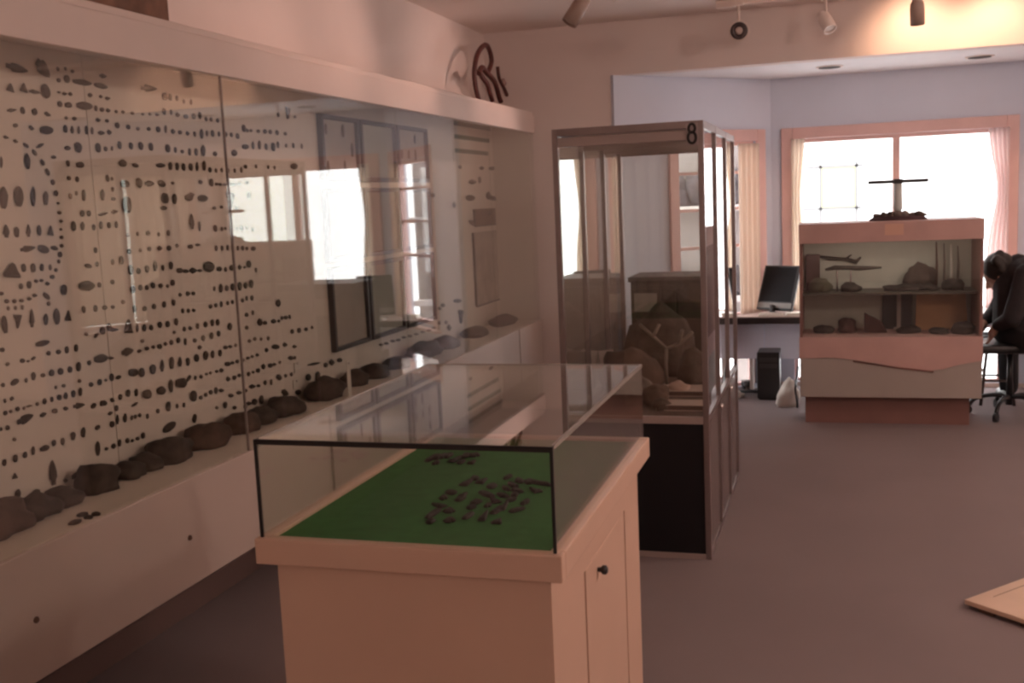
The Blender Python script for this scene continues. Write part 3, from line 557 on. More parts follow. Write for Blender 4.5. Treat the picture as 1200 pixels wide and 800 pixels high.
d = tc('door', bx(gx1-i_-.0135, gx1-i_+.0005, dy0+.010, dy1-.010, .065, .704, bev=.001), M_cream)
bm = bmesh.new(); lathe(bm, [(.005, 0), (.006, .008), (.011, .012), (.011, .02), (.006, .024)], n=16)
k = obj('knob', bm, M_blackpl, d); k.matrix_local = Matrix.Translation((gx1-i_, 2.317, .664)) @ Matrix.Rotation(PI/2, 4, 'Y')
lw = .03
tc('rim', bx((gx0, gx1, gy0, gy0+lw, ZT-.055, ZT), (gx0, gx1, gy1-lw, gy1, ZT-.055, ZT), (gx0, gx0+lw, gy0+lw, gy1-lw, ZT-.055, ZT), (gx1-lw, gx1, gy0+lw, gy1-lw, ZT-.055, ZT), bev=.003), M_cream)
tc('felt_board', bx(gx0+lw, gx1-lw, gy0+lw, gy1-lw, ZT-.05, ZT-.008), M_felt)
hx0, hx1, hy0, hy1, ZG = gx0+.012, gx1-.016, gy0+.014, gy1-.014, 1.052
th = .0025
tc('front_pane', bx(hx0, hx1, hy0-th, hy0+th, ZT, ZG), M_glass)
tc('back_pane', bx(hx0, hx1, hy1-th, hy1+th, ZT, ZG), M_glass)
tc('end_pane', bx(hx0-th, hx0+th, hy0+th, hy1-th, ZT, ZG), M_glass)
tc('end_pane', bx(hx1-th, hx1+th, hy0+th, hy1-th, ZT, ZG), M_glass)
tc('top_pane', bx(hx0-.003, hx1+.003, hy0-.003, hy1+.003, ZG+.0005, ZG+.0055), M_glass)
e = .003
tc('black_edge', bx((hx0-e, hx1+e, hy0-e, hy0+e, ZG-.004, ZG+.0065), (hx0-e, hx0+e, hy0-e, hy0+e, ZT, ZG-.004), (hx1-e, hx1+e, hy0-e, hy0+e, ZT, ZG-.004)), M_seal)
tc('polished_edge', bx((hx0-.003, hx1+.003, hy1-.003, hy1+.003, ZG-.001, ZG+.007), (hx1-.003, hx1+.003, hy0+.01, hy1-.003, ZG-.001, ZG+.007), (hx0-.003, hx0+.003, hy0+.01, hy1-.003, ZG-.001, ZG+.007)), mat('glass_edge', (.40, .36, .33), .25))
FS = "135 620 60 70;175 550 75 40 -35;290 435 80 32 -15;225 480 60 32;275 595 95 32 -5;280 680 90 32;110 690 70 32;375 490 72 34;405 458 62 30;445 640 60 50;510 520 80 32;470 565 70 28;585 640 62 75;615 550 60 24;600 450 80 55 -30;665 505 72 42 -20;740 460 72 38 -30;770 400 52 36 -20;830 370 72 42 -20;890 330 72 36 -15;650 380 80 32 -5;570 335 70 36;500 310 60 28 -10;440 345 70 50;790 300 50 30;870 420 80 36 -20;850 455 60 30;820 500 70 30 10;765 550 42 72;870 590 62 42 20;945 520 60 42;1020 415 72 42 -30;1060 350 60 72 -30;980 340 80 32;705 690 80 32;700 590 70 60;130 130 60 56;200 120 80 42;340 140 60 46;500 105 90 24;420 110 60 32;270 110 60 32;160 175 50 22;380 165 60 26;480 170 60 22"
fz = ZT-.008
M_dflint = mat('dark_flint', (.022, .014, .010), .6, var=.4, scale=6)
FM = {}
def felt_mesh(k, v):
    if (k, v) not in FM: FM[k, v] = point_mesh(k, v+5, M_dflint)
    return FM[k, v]
fl_ = []
for e_ in FS.split(';'):
    f = [float(v) for v in e_.split()]; f += [0]*(5-len(f))
    fl_.append((490+f[0]/7.5, 520+f[1]/7.5, f[2]/7.5, f[3]/7.5, f[4]))
fl_.sort(key=lambda f: (f[1] > 549, f[1]))
rows = []
for f in fl_:
    if rows and f[1]-rows[-1][0][1] < 5.5: rows[-1].append(f)
    else: rows.append([f])
for ri, r in enumerate(rows):
    r.sort()
    for ci, (px, py, w, h, a) in enumerate(r):
        P = at(px, py, 2, fz); d_ = (P-EYEP).dot(FW)/FPX
        hy = (at(px, py-h/2, 2, fz)-at(px, py+h/2, 2, fz)).length; wx = w*d_
        ln, wd = max(wx, hy), min(wx, hy)
        o = bpy.data.objects.new('felt_point', felt_mesh(('leaf', 'stem', 'oval', 'tri')[(ri+ci) % 4], ci % 4)); C.objects.link(o)
        rz = R(-a)*1.8+(PI/2 if wx > hy else 0)+random.uniform(-.2, .2)
        o.matrix_world = Matrix.Translation((P.x, P.y, fz+.003)) @ Matrix.Rotation(rz, 4, 'Z') @ Matrix.Diagonal((max(wd*1.3, .016), ln*1.25, .009, 1))
        tag(o, 'dark stone point, %s in the %s row from the back, on green felt' % (nth(ci), nth(ri)), 'stone point', 'stone points laid out on the green felt')

# ------------------------------------------------------------------ tall glass case 8
cx0, cx1, cy0, cy1, CZ0, CZ1 = -1.112, -.49, 4.306, 5.70, .60, 1.81
t = thing('tower_case', 'tall metal-framed glass display case numbered 8 on a black base', 'display case', ((cx0+cx1)/2, (cy0+cy1)/2, 0))
T8 = t
def t8(name, bm, m):
    o = obj(name, bm, m, T8); o.matrix_parent_inverse = Matrix.Translation(-Vector(T8.location)); return o
pw = .024
cys = [cy0, 4.775, 5.24, cy1-pw]
for y in cys:
    for x in (cx0, cx1-pw):
        t8('post', bx(x, x+pw, y, y+pw, .0, CZ1, bev=.002), M_metal)
hb = .030
for y in cys:
    t8('cross_rail', bx(cx0+pw, cx1-pw, y, y+pw, CZ1-hb, CZ1, bev=.002), M_metal)
    t8('number_rail' if y == cy0 else 'lower_cross_rail', bx(cx0+pw, cx1-pw, y+.003, y+pw-.003, CZ1-.075, CZ1-hb-.006, bev=.002), mat('pale_rail', (.36, .28, .26), .45))
for x in (cx0, cx1-pw):
    t8('side_rail', bx((x+.001, x+pw-.001, cys[0]+pw, cys[1], CZ1-hb, CZ1), (x+.001, x+pw-.001, cys[1]+pw, cys[2], CZ1-hb, CZ1), (x+.001, x+pw-.001, cys[2]+pw, cys[3], CZ1-hb, CZ1)), M_metal)
    t8('base_rail', bx((x+.001, x+pw-.001, cys[0]+pw, cys[3], CZ0-.012, CZ0+.012), (x+.001, x+pw-.001, cys[0]+pw, cys[3], 0, .02)), M_metal)
t8('deck_rail', bx(cx0+pw, cx1-pw, cy0, cy0+pw, CZ0-.022, CZ0+.008), mat('pale_rail', (.36, .28, .26), .45)); t8('foot_rail', bx(cx0+pw, cx1-pw, cy0, cy0+pw, 0, .022), mat('pale_rail', 0))
t8('deck', bx(cx0+.006, cx1-.006, cy0+pw+.001, cy1-.006, CZ0-.02, CZ0), mat('deck_board', (.10, .065, .055), .7, var=.2))
t8('front_board', bx(cx0+pw, cx1-pw, cy0+.008, cy0+.018, .022, CZ0-.022), M_black)
t8('side_board', bx(cx1-.016, cx1-.008, cy0+pw, cy1-pw, .02, CZ0-.022), mat('side_laminate', (.16, .125, .12), .25, var=.05))
t8('side_board', bx(cx0+.008, cx0+.016, cy0+pw, cy1-pw, .02, CZ0-.022), M_black)
t8('top_board', bx(cx0+.004, cx1-.004, cy0+.004, cy1-.004, CZ1-.014, CZ1-.002), mat('top_glass_board', (.62, .52, .49), .5))
t8('front_pane', bx(cx0+pw, cx1-pw, cy0+.010, cy0+.014, CZ0+.008, CZ1-.077), M_glass)
for k in range(3):
    for x in (cx0+.010, cx1-.014):
        t8('side_pane', bx(x, x+.004, cys[k]+pw, cys[k+1], CZ0+.013, CZ1-hb), M_glass)
t8('back_pane', bx(cx0+pw, cx1-pw, cy1-.014, cy1-.010, CZ0+.008, CZ1-.077), M_glass)
for y in (4.775, 5.24):
    bm = bmesh.new(); tube(bm, [(cx1-.006, y+.012, .56), (cx1+.012, y+.012, .56)], .012, 12); t8('lock', bm, M_chrome)
# figure 8 on the front rail
bm = bmesh.new()
for cz, rx, rz_ in ((.0245, .0125, .017), (-.012, .0155, .022)):
    ring = [(rx*math.cos(2*PI*k/24), 0, cz+rz_*math.sin(2*PI*k/24)) for k in range(25)]
    tube(bm, ring, .0052, 8, caps=False)
for v in bm.verts: v.co.y *= .35
n8 = t8('numeral', bm, mat('numeral_ink', (.012, .006, .006), .6))
c8 = at(811, 157.5, 1, cy0)
n8.matrix_parent_inverse = Matrix(); n8.location = c8-Vector((0, .003, 0))-Vector(T8.location)
t8('number_plate', bx(c8.x-.024, c8.x+.024, cy0-.0012, cy0+.001, c8.z-.044, c8.z+.044), mat('plate', (.33, .26, .255), .5))
# contents
def on8(px, py, z=CZ0): return at(px, py, 2, z)
cont = []
def rk(px, py, w, h, seed, m, lab, dep=None, name='display_rock', cat='rock'):
    b = at(px, py+h*.5, 2, CZ0)
    y = min(max(b.y, cy0+.12), cy1-.14) if dep is None else dep
    P = at(px, py, 1, y); d_ = (P-EYEP).dot(FW)/FPX
    o = obj(name, rock_bm(w*d_*.55, min(w*d_*.5, .13), h*d_, seed, .3), m, loc=(max(min(P.x, cx1-w*d_*.55-.03), cx0+w*d_*.55+.03), y, CZ0-.002))
    return tag(o, lab, cat, 'rocks and finds inside the tall case')
rk(722, 415, 62, 50, 11, M_rock2, 'big round brown rock left in the tall case', 5.0)
rk(775, 405, 70, 78, 12, M_rock, 'large dark boulder filling the back of the tall case', 5.42)
rk(812, 428, 32, 40, 13, M_rock, 'dark rock at the back beside the right post', 5.16)
rk(752, 448, 24, 20, 14, M_rock3, 'small grey rock left of the stacked cards', 4.88)
rk(768, 462, 30, 24, 15, M_rock2, 'lumpy brown rock beside the lower card', 4.62)
rk(745, 470, 18, 18, 16, M_rock, 'small dark rock behind the corner of the table case', 4.6)
rk(776, 476, 20, 14, 17, M_rock, 'dark pebble beside the front card', 4.5)
o = rk(795, 442, 26, 16, 18, mat('pale_bone', (.42, .29, .25), .7, var=.2), 'pale pinkish bone lump on the back card', 4.86, 'bone_fragment', 'bone')
bm = bmesh.new(); P = on8(778, 420)
o_ = Vector((-.74, 5.24, CZ0))
for seq in ([(-.13, 0, .30), (-.06, -.01, .24), (.0, 0, .18), (.06, .01, .2), (.13, 0, .26)], [(0, 0, .18), (-.005, 0, .1), (0, 0, .0)], [(-.06, -.01, .24), (-.03, 0, .3)], [(.06, .01, .2), (.08, 0, .27)]):
    tube(bm, [Vector(v) for v in seq], .009, 7)
tag(obj('antler', bm, mat('antler', (.20, .155, .13), .6, var=.2), loc=(-.78, 5.10, CZ0)), 'small pale forked antler standing in the tall case', 'antler')
for i, (ya, yb, xa, xb, lab) in enumerate(((4.80, 4.97, -.80, -.53, 'pale flat booklet lying further back in the tall case'), (4.47, 4.60, -.735, -.53, 'pale flat booklet lying at the front of the tall case'))):
    t = thing('booklet', lab, 'booklet', ((xa+xb)/2, (ya+yb)/2, CZ0), 0, 'booklets lying in the tall case')
    hw, hd = (xb-xa)/2, (yb-ya)/2
    obj('cover', bx((-hw, hw, -hd, hd, 0, .003), (-hw, hw, -hd, hd, .022, .025), (-hw, -hw+.003, -hd, hd, .003, .022)), mat('booklet_cover', (.48, .37, .33), .6), t)
    obj('pages', bx(-hw+.003, hw-.004, -hd+.004, hd-.004, .003, .022), mat('page_edge', (.10, .05, .045), .8), t)
y_ = 5.1; p0 = at(683, 432, 1, y_); p1 = at(679, 397, 1, y_)
t = thing('standing_card', 'narrow pale card leaning upright at the left of the tall case', 'card', (-1.03, 4.99, CZ0), R(-8))
o = obj('card', bx(-.038, .038, -.003, .003, .002, .19, bev=.001), mat('card_board', (.50, .40, .37), .7), t, rot=(0, R(-9), 0))
o = obj('prop', bx(-.012, .012, .003, .045, .001, .05), mat('card_board', 0), t)

# dark cabinet standing behind the glass tower
p0 = at(738, 325, 1, 6.15); p1 = at(848, 325, 1, 6.15)
t = thing('dark_cabinet', 'dark brown wooden cabinet behind the tall glass case', 'cabinet', ((p0.x+p1.x)/2, 6.35, 0))
hw = (p1.x-p0.x)/2; hz = p0.z
M_cab = mat('cabinet_wood', (.065, .040, .034), .5, var=.25, scale=9)
obj('carcass', bx(-hw, hw, -.18, .2, .06, hz-.03), M_cab, t); obj('plinth', bx(-hw+.02, hw-.02, -.16, .19, 0, .06), M_dark, t)
obj('top', bx(-hw-.012, hw+.012, -.20, .21, hz-.03, hz, bev=.004), M_cab, t)
for s in (-1, 1):
    d = obj('door', bx(min(s*.004, s*(hw-.006)), max(s*.004, s*(hw-.006)), -.198, -.181, .08, hz-.05, bev=.004), M_cab, t)
    bm = bmesh.new(); bmesh.ops.create_uvsphere(bm, u_segments=12, v_segments=8, radius=.014)
    obj('knob', bm, M_chrome, d, loc=(s*.035, -.21, .5))
pc = at(757, 345, 1, 5.95)
t = thing('paper_notice', 'pale notice in a dark mount hung on the dark cabinet', 'notice', (at(757, 345, 1, 5.951).x, 5.951, .87))
obj('mount', bx(-.085, .085, -.012, .0, -.03, .13), M_cab, t); obj('sheet', bx(-.066, .064, -.014, -.012, .0, .105), mat('notice_paper', (.34, .29, .27), .8), t)

# ------------------------------------------------------------------ diorama case in the bay
fy = 7.0; bx0, bx1 = -.206, .880; by1 = 7.46
t = thing('diorama_case', 'wide pink-topped display case on a plinth before the front window', 'display case', ((bx0+bx1)/2, (fy+by1)/2, 0))
DC = t
def dc(name, bm, m):
    o = obj(name, bm, m, DC); o.matrix_parent_inverse = Matrix.Translation(-Vector(DC.location)); return o
zb, zw0, zw1, zt = .185, .575, 1.175, 1.300
dc('plinth', bx(bx0+.03, bx1-.06, fy+.085, by1-.04, 0, zb), M_redwood)
dc('lower_box', bx(bx0, bx1, fy, by1, zb, .44, bev=.003), M_grey)
dc('front_band', bx(bx0-.001, bx1+.001, fy+.004, by1, .4405, zw0), M_pinkboard)
bm = bmesh.new(); pf = [at(x, y, 1, fy-.004) for x, y in ((936.5, 420), (975, 419), (1010, 422.5), (1050, 429), (1090, 434), (1105, 432.5), (1125, 427), (1151.5, 422.5))]
pf = [Vector((min(max(v.x, bx0-.003), bx1+.003), 0, v.z)) for v in pf]+[Vector((bx1+.003, 0, zw0)), Vector((bx0-.003, 0, zw0))]
a_ = [bm.verts.new((v.x, fy-.0045, v.z)) for v in pf]; b_ = [bm.verts.new((v.x, fy-.0005, v.z)) for v in pf]
bm.faces.new(a_); bm.faces.new(b_[::-1])
for k in range(len(pf)): bm.faces.new((a_[k], b_[k], b_[(k+1) % len(pf)], a_[(k+1) % len(pf)]))
dc('sagging_cover', bm, M_pinkboard)
dc('header', bx(bx0-.003, bx1+.003, fy-.004, by1, zw1, zt, bev=.003), M_pinkboard)
dc('header_patch', bx(.31, .42, fy-.0065, fy-.0045, 1.215, 1.285), mat('peach_patch', (.60, .36, .28), .6))
dc('side_board', bx(bx0, bx0+.018, fy, by1-.015, zw0, zw1), M_redwood)
dc('side_board', bx(bx1-.018, bx1, fy, by1-.015, zw0, zw1), M_redwood)
dc('back_board', bx(bx0, bx1, by1-.014, by1, zw0, zw1), mat('diorama_back', (.56, .55, .49), .8, var=.06))
dc('shelf', bx(bx0+.018, bx1-.018, fy+.10, by1-.016, .832, .845), mat('shelf_dark', (.09, .075, .06), .5))
dc('front_pane', bx(bx0+.019, bx1-.019, fy+.004, fy+.009, zw0, zw1), M_glass)
bm = bmesh.new(); o_ = [at(x, y, 1, fy-.0062) for x, y in ((1000, 423), (1050, 430.5), (1094, 435.5))]
tube(bm, o_, .005, 6); dc('torn_edge', bm, mat('torn_edge', (.22, .10, .085), .7))
M_rockd = mat('dark_case_rock', (.032, .024, .019), .85, var=.5, scale=14, bump=1, bscale=40)
# contents of the diorama case
sy = 7.24
def dcp(px, py, y=sy): return at(px, py, 1, y)
def dro(px, py, w, h, seed, m, lab, zbase, y=sy, name='case_rock', cat='rock', group='stones and relics in the diorama case'):
    P = dcp(px, py, y); d_ = (P-EYEP).dot(FW)/FPX
    o = obj(name, rock_bm(w*d_*.55, min(.07, w*d_*.5), h*d_, seed, .3, 3), m, loc=(P.x, y, zbase-.001))
    return tag(o, lab, cat, group)
ZSH = .845
dro(961, 333, 22, 17, 21, mat('olive_rock', (.075, .065, .042), .8, var=.3), 'squarish olive rock at left on the diorama shelf', ZSH)
dro(997, 338, 22, 11, 22, M_rockd, 'dark rock under the stilted slab on the diorama shelf', ZSH)
dro(1117, 332, 22, 14, 23, M_rockd, 'grey rock at right on the diorama shelf', ZSH)
dro(1060, 333, 40, 8, 24, M_rockd, 'long low dark rock at the middle of the diorama shelf', ZSH)
dro(1085, 334, 24, 8, 25, M_rockd, 'low dark rock right of the long dark rock', ZSH)
dro(965, 389, 22, 9, 26, M_rockd, 'flat grey stone bottom left in the diorama case', zw0)
dro(993, 385, 18, 18, 27, mat('red_rock', (.075, .032, .028), .8, var=.3), 'round reddish stone on the diorama floor', zw0)
bm = bmesh.new()
for v in [(-.06, 0), (-.055, .13), (.02, .075), (.075, .07), (.085, 0)]: pass
ol = [(-.06, 0), (-.058, .13), (.0, .09), (.05, .07), (.085, .0)]
a_ = [bm.verts.new((x, -.03, z)) for x, z in ol]; b_ = [bm.verts.new((x, .03, z)) for x, z in ol]
bm.faces.new(a_); bm.faces.new(b_[::-1])
for k in range(5): bm.faces.new((a_[k], b_[k], b_[(k+1) % 5], a_[(k+1) % 5]))
bmesh.ops.bevel(bm, geom=list(bm.edges), offset=.006, segments=1, affect='EDGES')
tag(obj('slab_fragment', bm, mat('red_rock', 0), loc=(dcp(1024, 385).x, sy, zw0)), 'jagged reddish slab fragment on the diorama floor', 'rock', 'stones and relics in the diorama case')
dro(1065, 389, 24, 9, 28, M_rockd, 'brown stone at the foot of the pale post', zw0, 7.2)
dro(1100, 390, 20, 8, 29, M_rockd, 'small dark stone before the orange-brown board', zw0, 7.15)
dro(1078, 320, 32, 30, 31, M_rock, 'upright grey mottled stone behind the long dark rock', ZSH, 7.36)
dro(1129, 386, 24, 14, 30, M_rockd, 'brown stone bottom right in the diorama case', zw0, 7.15)
# stilted slab and long lizard-like stone
p0 = dcp(966, 312); p1 = dcp(1040, 312)
t = thing('stilted_slab', 'long thin dark slab on two thin legs on the diorama shelf', 'relic', ((p0.x+p1.x)/2-.03, sy, ZSH))
bm = bmesh.new(); tube(bm, [(-.16, 0, .145), (-.10, 0, .158), (-.02, 0, .155), (.05, 0, .15), (.19, 0, .152)], [.008, .016, .014, .016, .006], 8); obj('slab', bm, M_rockd, t)
for x in (-.085, -.0): 
    bm = bmesh.new(); tube(bm, [(x, 0, 0), (x, 0, .15)], .006, 8); obj('leg', bm, M_metal, t)
t = thing('hanging_branch', 'long dark branch hung on the back board of the diorama case', 'branch', (dcp(985, 302, 7.42).x, 7.436, dcp(985, 302, 7.42).z))
bm = bmesh.new(); tube(bm, [(-.17, 0, .02), (-.08, -.01, .0), (.03, -.01, -.01), (.1, -.01, -.03), (.13, 0, .0)], [.006, .014, .012, .016, .006], 8); obj('stem', bm, M_rockd, t)
bm = bmesh.new(); tube(bm, [(.03, -.01, -.01), (.07, -.02, .02)], [.009, .004], 7); obj('twig', bm, M_rockd, t)
for i, px in enumerate((1097, 1106, 1114, 1122)):
    p = dcp(px, 312, 7.40); q = dcp(px+1, 290, 7.40)
    bm = bmesh.new(); tube(bm, [(0, 0, 0), (.004, .01, .15), (.0, .02, .30-.01*i)], [.009, .008, .004], 8)
    tag(obj('wooden_shaft', bm, [M_wood, M_rock3, M_paper, M_rock3][i], loc=(p.x, 7.38, ZSH)), '%s of the four upright wooden shafts, on the diorama shelf' % ['leftmost', 'second', 'third', 'rightmost'][i], 'shaft', 'upright shafts in the diorama case')
p0 = dcp(1072, 392, 7.38); p1 = dcp(1134, 345, 7.38)
t = thing('orange_board', 'orange-brown board leaning in the lower right of the diorama case', 'board', ((p0.x+p1.x)/2, 7.35, zw0))
hw = (p1.x-p0.x)/2
bm = bmesh.new(); vs = box(bm, -hw, hw, -.008, .008, 0, .25, bev=0)
for v in vs:
    if v.co.z > .1: v.co.y += .05; v.co.x *= .93
obj('panel', bm, mat('orange_board', (.50, .27, .13), .7, var=.12, scale=5), t); obj('foot', bx(-.05, .05, -.01, .06, 0, .01), M_wood, t)
p0 = dcp(1053, 368, 7.40)
t = thing('dark_backdrop', 'dark upright board with pale post under the diorama shelf', 'board', (p0.x, 7.40, zw0))
obj('board', bx(-.10, .085, -.006, .02, 0, .245), mat('charcoal', (.035, .032, .030), .8), t)
obj('post', bx(-.012, .012, -.03, -.007, 0, .24), mat('pale_post', (.40, .33, .29), .7), t); obj('post_foot', bx(-.03, .03, -.05, -.004, 0, .012), mat('pale_post', 0), t)
tag(obj('dark_box', bx(-.05, .04, -.05, .05, 0, .10, bev=.004), mat('maroon_box', (.07, .025, .025), .6), loc=(dcp(948, 292, 7.36).x+.03, 7.37, ZSH+.0)), 'small maroon box at the top left corner on the diorama shelf', 'box').scale = (1, 1, 2.4)
# ornament on top
p0 = at(1018, 258, 1, 7.2); p1 = at(1087, 258, 1, 7.2)
t = thing('crossbar_ornament', 'dark stony ornament with pale stem and black crossbar on the diorama case', 'ornament', ((p0.x+p1.x)/2, 7.2, zt))
hw = (p1.x-p0.x)/2
bm = bmesh.new(); lathe(bm, [(1, 0), (.98, .35), (.86, .9), (.6, 1)], n=24)
for v in bm.verts: v.co = Vector((v.co.x*hw, v.co.y*.09, v.co.z*.026))
obj('base', bm, mat('plum_base', (.05, .018, .022), .6, var=.2), t)
for i, (x, w, h) in enumerate(((-.125, .028, .03), (-.085, .026, .036), (-.045, .026, .04), (.0, .034, .046), (.04, .03, .044), (.085, .03, .026), (.125, .036, .034), (.155, .02, .02))):
    obj('stone', rock_bm(w, w*1.2, h, 60+i, .3, 2), (M_rock3 if i in (3, 4) else M_rock), t, loc=(x, 0, .02))
bm = bmesh.new(); lathe(bm, [(.012, .055), (.024, .062), (.030, .08), (.028, .10), (.026, .17), (.025, .232)], n=18); obj('stem', bm, mat('pale_glass_stem', (.52, .56, .55), .3), t)
bm = bmesh.new(); box(bm, -hw-.005, hw+.005, -.012, .012, .232, .256, bev=.006); obj('crossbar', bm, M_blackpl, t)
obj('hub', bx(-.028, .028, -.028, .028, .230, .260, bev=.004), M_blackpl, t)

# ------------------------------------------------------------------ counter under the windows with computer
cyf, cz = 7.95, .598
t = thing('window_counter', 'long low counter with dark top edge under the bay windows', 'counter', (.45, 8.2, 0))
CT = t
def ct(name, bm, m):
    o = obj(name, bm, m, CT); o.matrix_parent_inverse = Matrix.Translation(-Vector(CT.location)); return o
bm = bmesh.new()
def slope(y, inset=.03): return A0.x+(y-A0.y)*(B0.x-A0.x)/(B0.y-A0.y)+inset
def prism(bm, poly, z0, z1):
    lo = [bm.verts.new((x, y, z0)) for x, y in poly]; hi = [bm.verts.new((x, y, z1)) for x, y in poly]
    bm.faces.new(lo[::-1]); bm.faces.new(hi); n = len(poly)
    for k in range(n): bm.faces.new((lo[k], lo[(k+1) % n], hi[(k+1) % n], hi[k]))
yk = YW-.065
pl = [(slope(cyf, .07), cyf), (2*XC-slope(cyf, .07), cyf), (2*XC-slope(yk, .07), yk), (slope(yk, .07), yk)]
prism(bm, pl, cz-.052, cz-.004); ct('edge_slab', bm, mat('black_edge', (.02, .012, .012), .4))
bm = bmesh.new(); pl2 = [(x+(.002 if x < XC else -.002), y+(.004 if y == cyf else 0)) for x, y in pl]
prism(bm, pl2, cz-.0035, cz+.004); ct('counter_top', bm, mat('counter_laminate', (.55, .43, .40), .35, var=.05))
M_mod = curtain_mat('counter_cloth', (.84, .81, .86))
pyl = 8.12
for x0_, x1_ in ((slope(pyl, .035), -.50), (-.495, -.19), (-.185, .45), (.455, .86)):
    ct('skirt_cloth', bx(x0_, x1_, pyl, pyl+.004, .262, cz-.054), M_mod)
for x in (-.60, -.19, .46, .90, 1.45):
    ct('support', bx(x-.012, x+.012, pyl+.02, yk-.03, 0, cz-.054), M_white)
# monitor
a = at(884, 352, 1, 8.1); b = at(926, 352, 1, 8.1)
t = thing('monitor', 'flat black computer monitor tilted back on the window counter', 'monitor', ((a.x+b.x)/2, 8.10, cz+.004), R(-30))
w_ = (b.x-a.x)/2*1.12
bm = bmesh.new(); lathe(bm, [(.085, 0), (.085, .008), (.05, .014), (.02, .02), (.02, .07)], n=24); obj('stand', bm, M_blackpl, t)
til = R(-22)
o = obj('bezel', bx(-w_-.006, w_+.006, 0, .03, .035, .385, bev=.006), M_blackpl, t, rot=(til, 0, 0))
s_ = obj('screen', bx(-w_+.012, w_-.012, -.002, .0, .10, .37), mat('screen_dark', (.010, .009, .011), .6, spec=.15), o)
s_ = obj('lower_strip', bx(-w_, w_, -.002, .0, .05, .09), mat('grey_strip', (.22, .20, .19), .5), o)
a = at(886, 361, 2, cz+.004)
t = thing('keyboard', 'pale keyboard on the counter before the black monitor', 'keyboard', (-.42, 8.01, cz+.004))
obj('case', bx(-.11, .07, -.035, .05, 0, .016, bev=.004), M_paper, t)
for k in range(3): obj('key_row', bx(-.10, .06, -.026+.024*k, -.008+.024*k, .016, .021), mat('keys', (.55, .47, .42), .5), t)
a = at(924, 361, 2, cz+.004)
tag(obj('paper_stack', bx((-.07, .06, -.05, .05, 0, .012), (-.06, .065, -.045, .055, .0125, .022)), M_paper, loc=(-.27, 8.02, cz+.004), rot=(0, 0, R(8))), 'white papers on the counter right of the keyboard', 'papers')
for i, (x, lab) in enumerate(((-.86, 'white paper pile on the counter seen through the tall case'),)):
    tag(obj('paper_pile', bx((-.06, .06, -.045, .045, 0, .02), (-.05, .062, -.04, .05, .0205, .036)), M_paper, loc=(-.76, 8.05, cz+.004)), lab, 'papers')
# tower
a = at(888, 468, 2, 0); b = at(914, 468, 2, 0)
t = thing('computer_tower', 'black upright computer tower on the floor under the counter', 'computer', ((a.x+b.x)/2, a.y-.02, 0))
w_ = (b.x-a.x)/2; hz = at(890, 413, 1, a.y-.02).z
obj('chassis', bx(-w_, w_, .012, .25, .012, hz, bev=.006), M_blackpl, t)
obj('front_bezel', bx(-w_-.001, w_+.001, 0, .012, .012, hz, bev=.003), mat('bezel_black', (.03, .027, .028), .45), t)
obj('drive_bay', bx((-w_+.015, w_-.015, -.003, 0, hz-.07, hz-.04), (-w_+.015, w_-.015, -.003, 0, hz-.115, hz-.085)), mat('drive_grey', (.06, .055, .055), .4), t)
obj('foot', bx((-w_+.01, w_-.01, .02, .06, 0, .012), (-w_+.01, w_-.01, .20, .24, 0, .012)), M_blackpl, t)
# cables and a bag on the floor
bm = bmesh.new(); p = at(868, 461, 2, 0)
ps = [Vector((p.x+.16*math.sin(1.7*k)*(1-.02*k), p.y+.05*math.cos(2.3*k)-.02, .012+.016*abs(math.sin(k*1.1)))) for k in range(14)]
tube(bm, smooth(ps, 5), .008, 7); tag(obj('cable', bm, M_blackpl), 'tangled black cable on the floor left of the computer tower', 'cable')
p = at(876, 457, 2, 0)
t = thing('power_adapter', 'black power adapter lying on the tangled cable', 'adapter', (p.x, p.y, 0), R(30))
obj('body', bx(-.04, .04, -.03, .03, .03, .08, bev=.006), M_blackpl, t); obj('prong', bx((-.02, -.012, -.03, .03, 0, .03), (.012, .02, -.03, .03, 0, .03)), M_metal, t)
p = at(864, 464, 2, 0)
tag(obj('crumpled_paper', rock_bm(.05, .045, .05, 71, .5, 3, 3), M_paper, loc=(p.x, p.y-.05, 0)), 'crumpled white paper beside the tangled cable', 'paper')
p = at(922, 474, 2, 0)
bm = rock_bm(.10, .10, .19, 73, .35, 3, 2)
for v in bm.verts:
    k = 1-.55*max(0, v.co.z)/.19; v.co.x = v.co.x*k+.03*v.co.z/.19; v.co.y *= k
tag(obj('paper_bag', bm, M_paper, loc=(p.x, p.y-.02, 0)), 'slumped white bag between the computer tower and diorama case', 'bag')
p = at(938, 480, 2, 0)
bm = bmesh.new(); tube(bm, smooth([Vector((0, 0, .012)), Vector((.0, 0, .06)), Vector((-.012, .01, .12)), Vector((-.01, .03, .17)), Vector((.0, .3, .25))], 4), .008, 7)
tag(obj('extension_cable', bm, M_blackpl, loc=(p.x-.022, p.y+.02, -.001)), 'thick black cord rising beside the diorama plinth', 'cord')

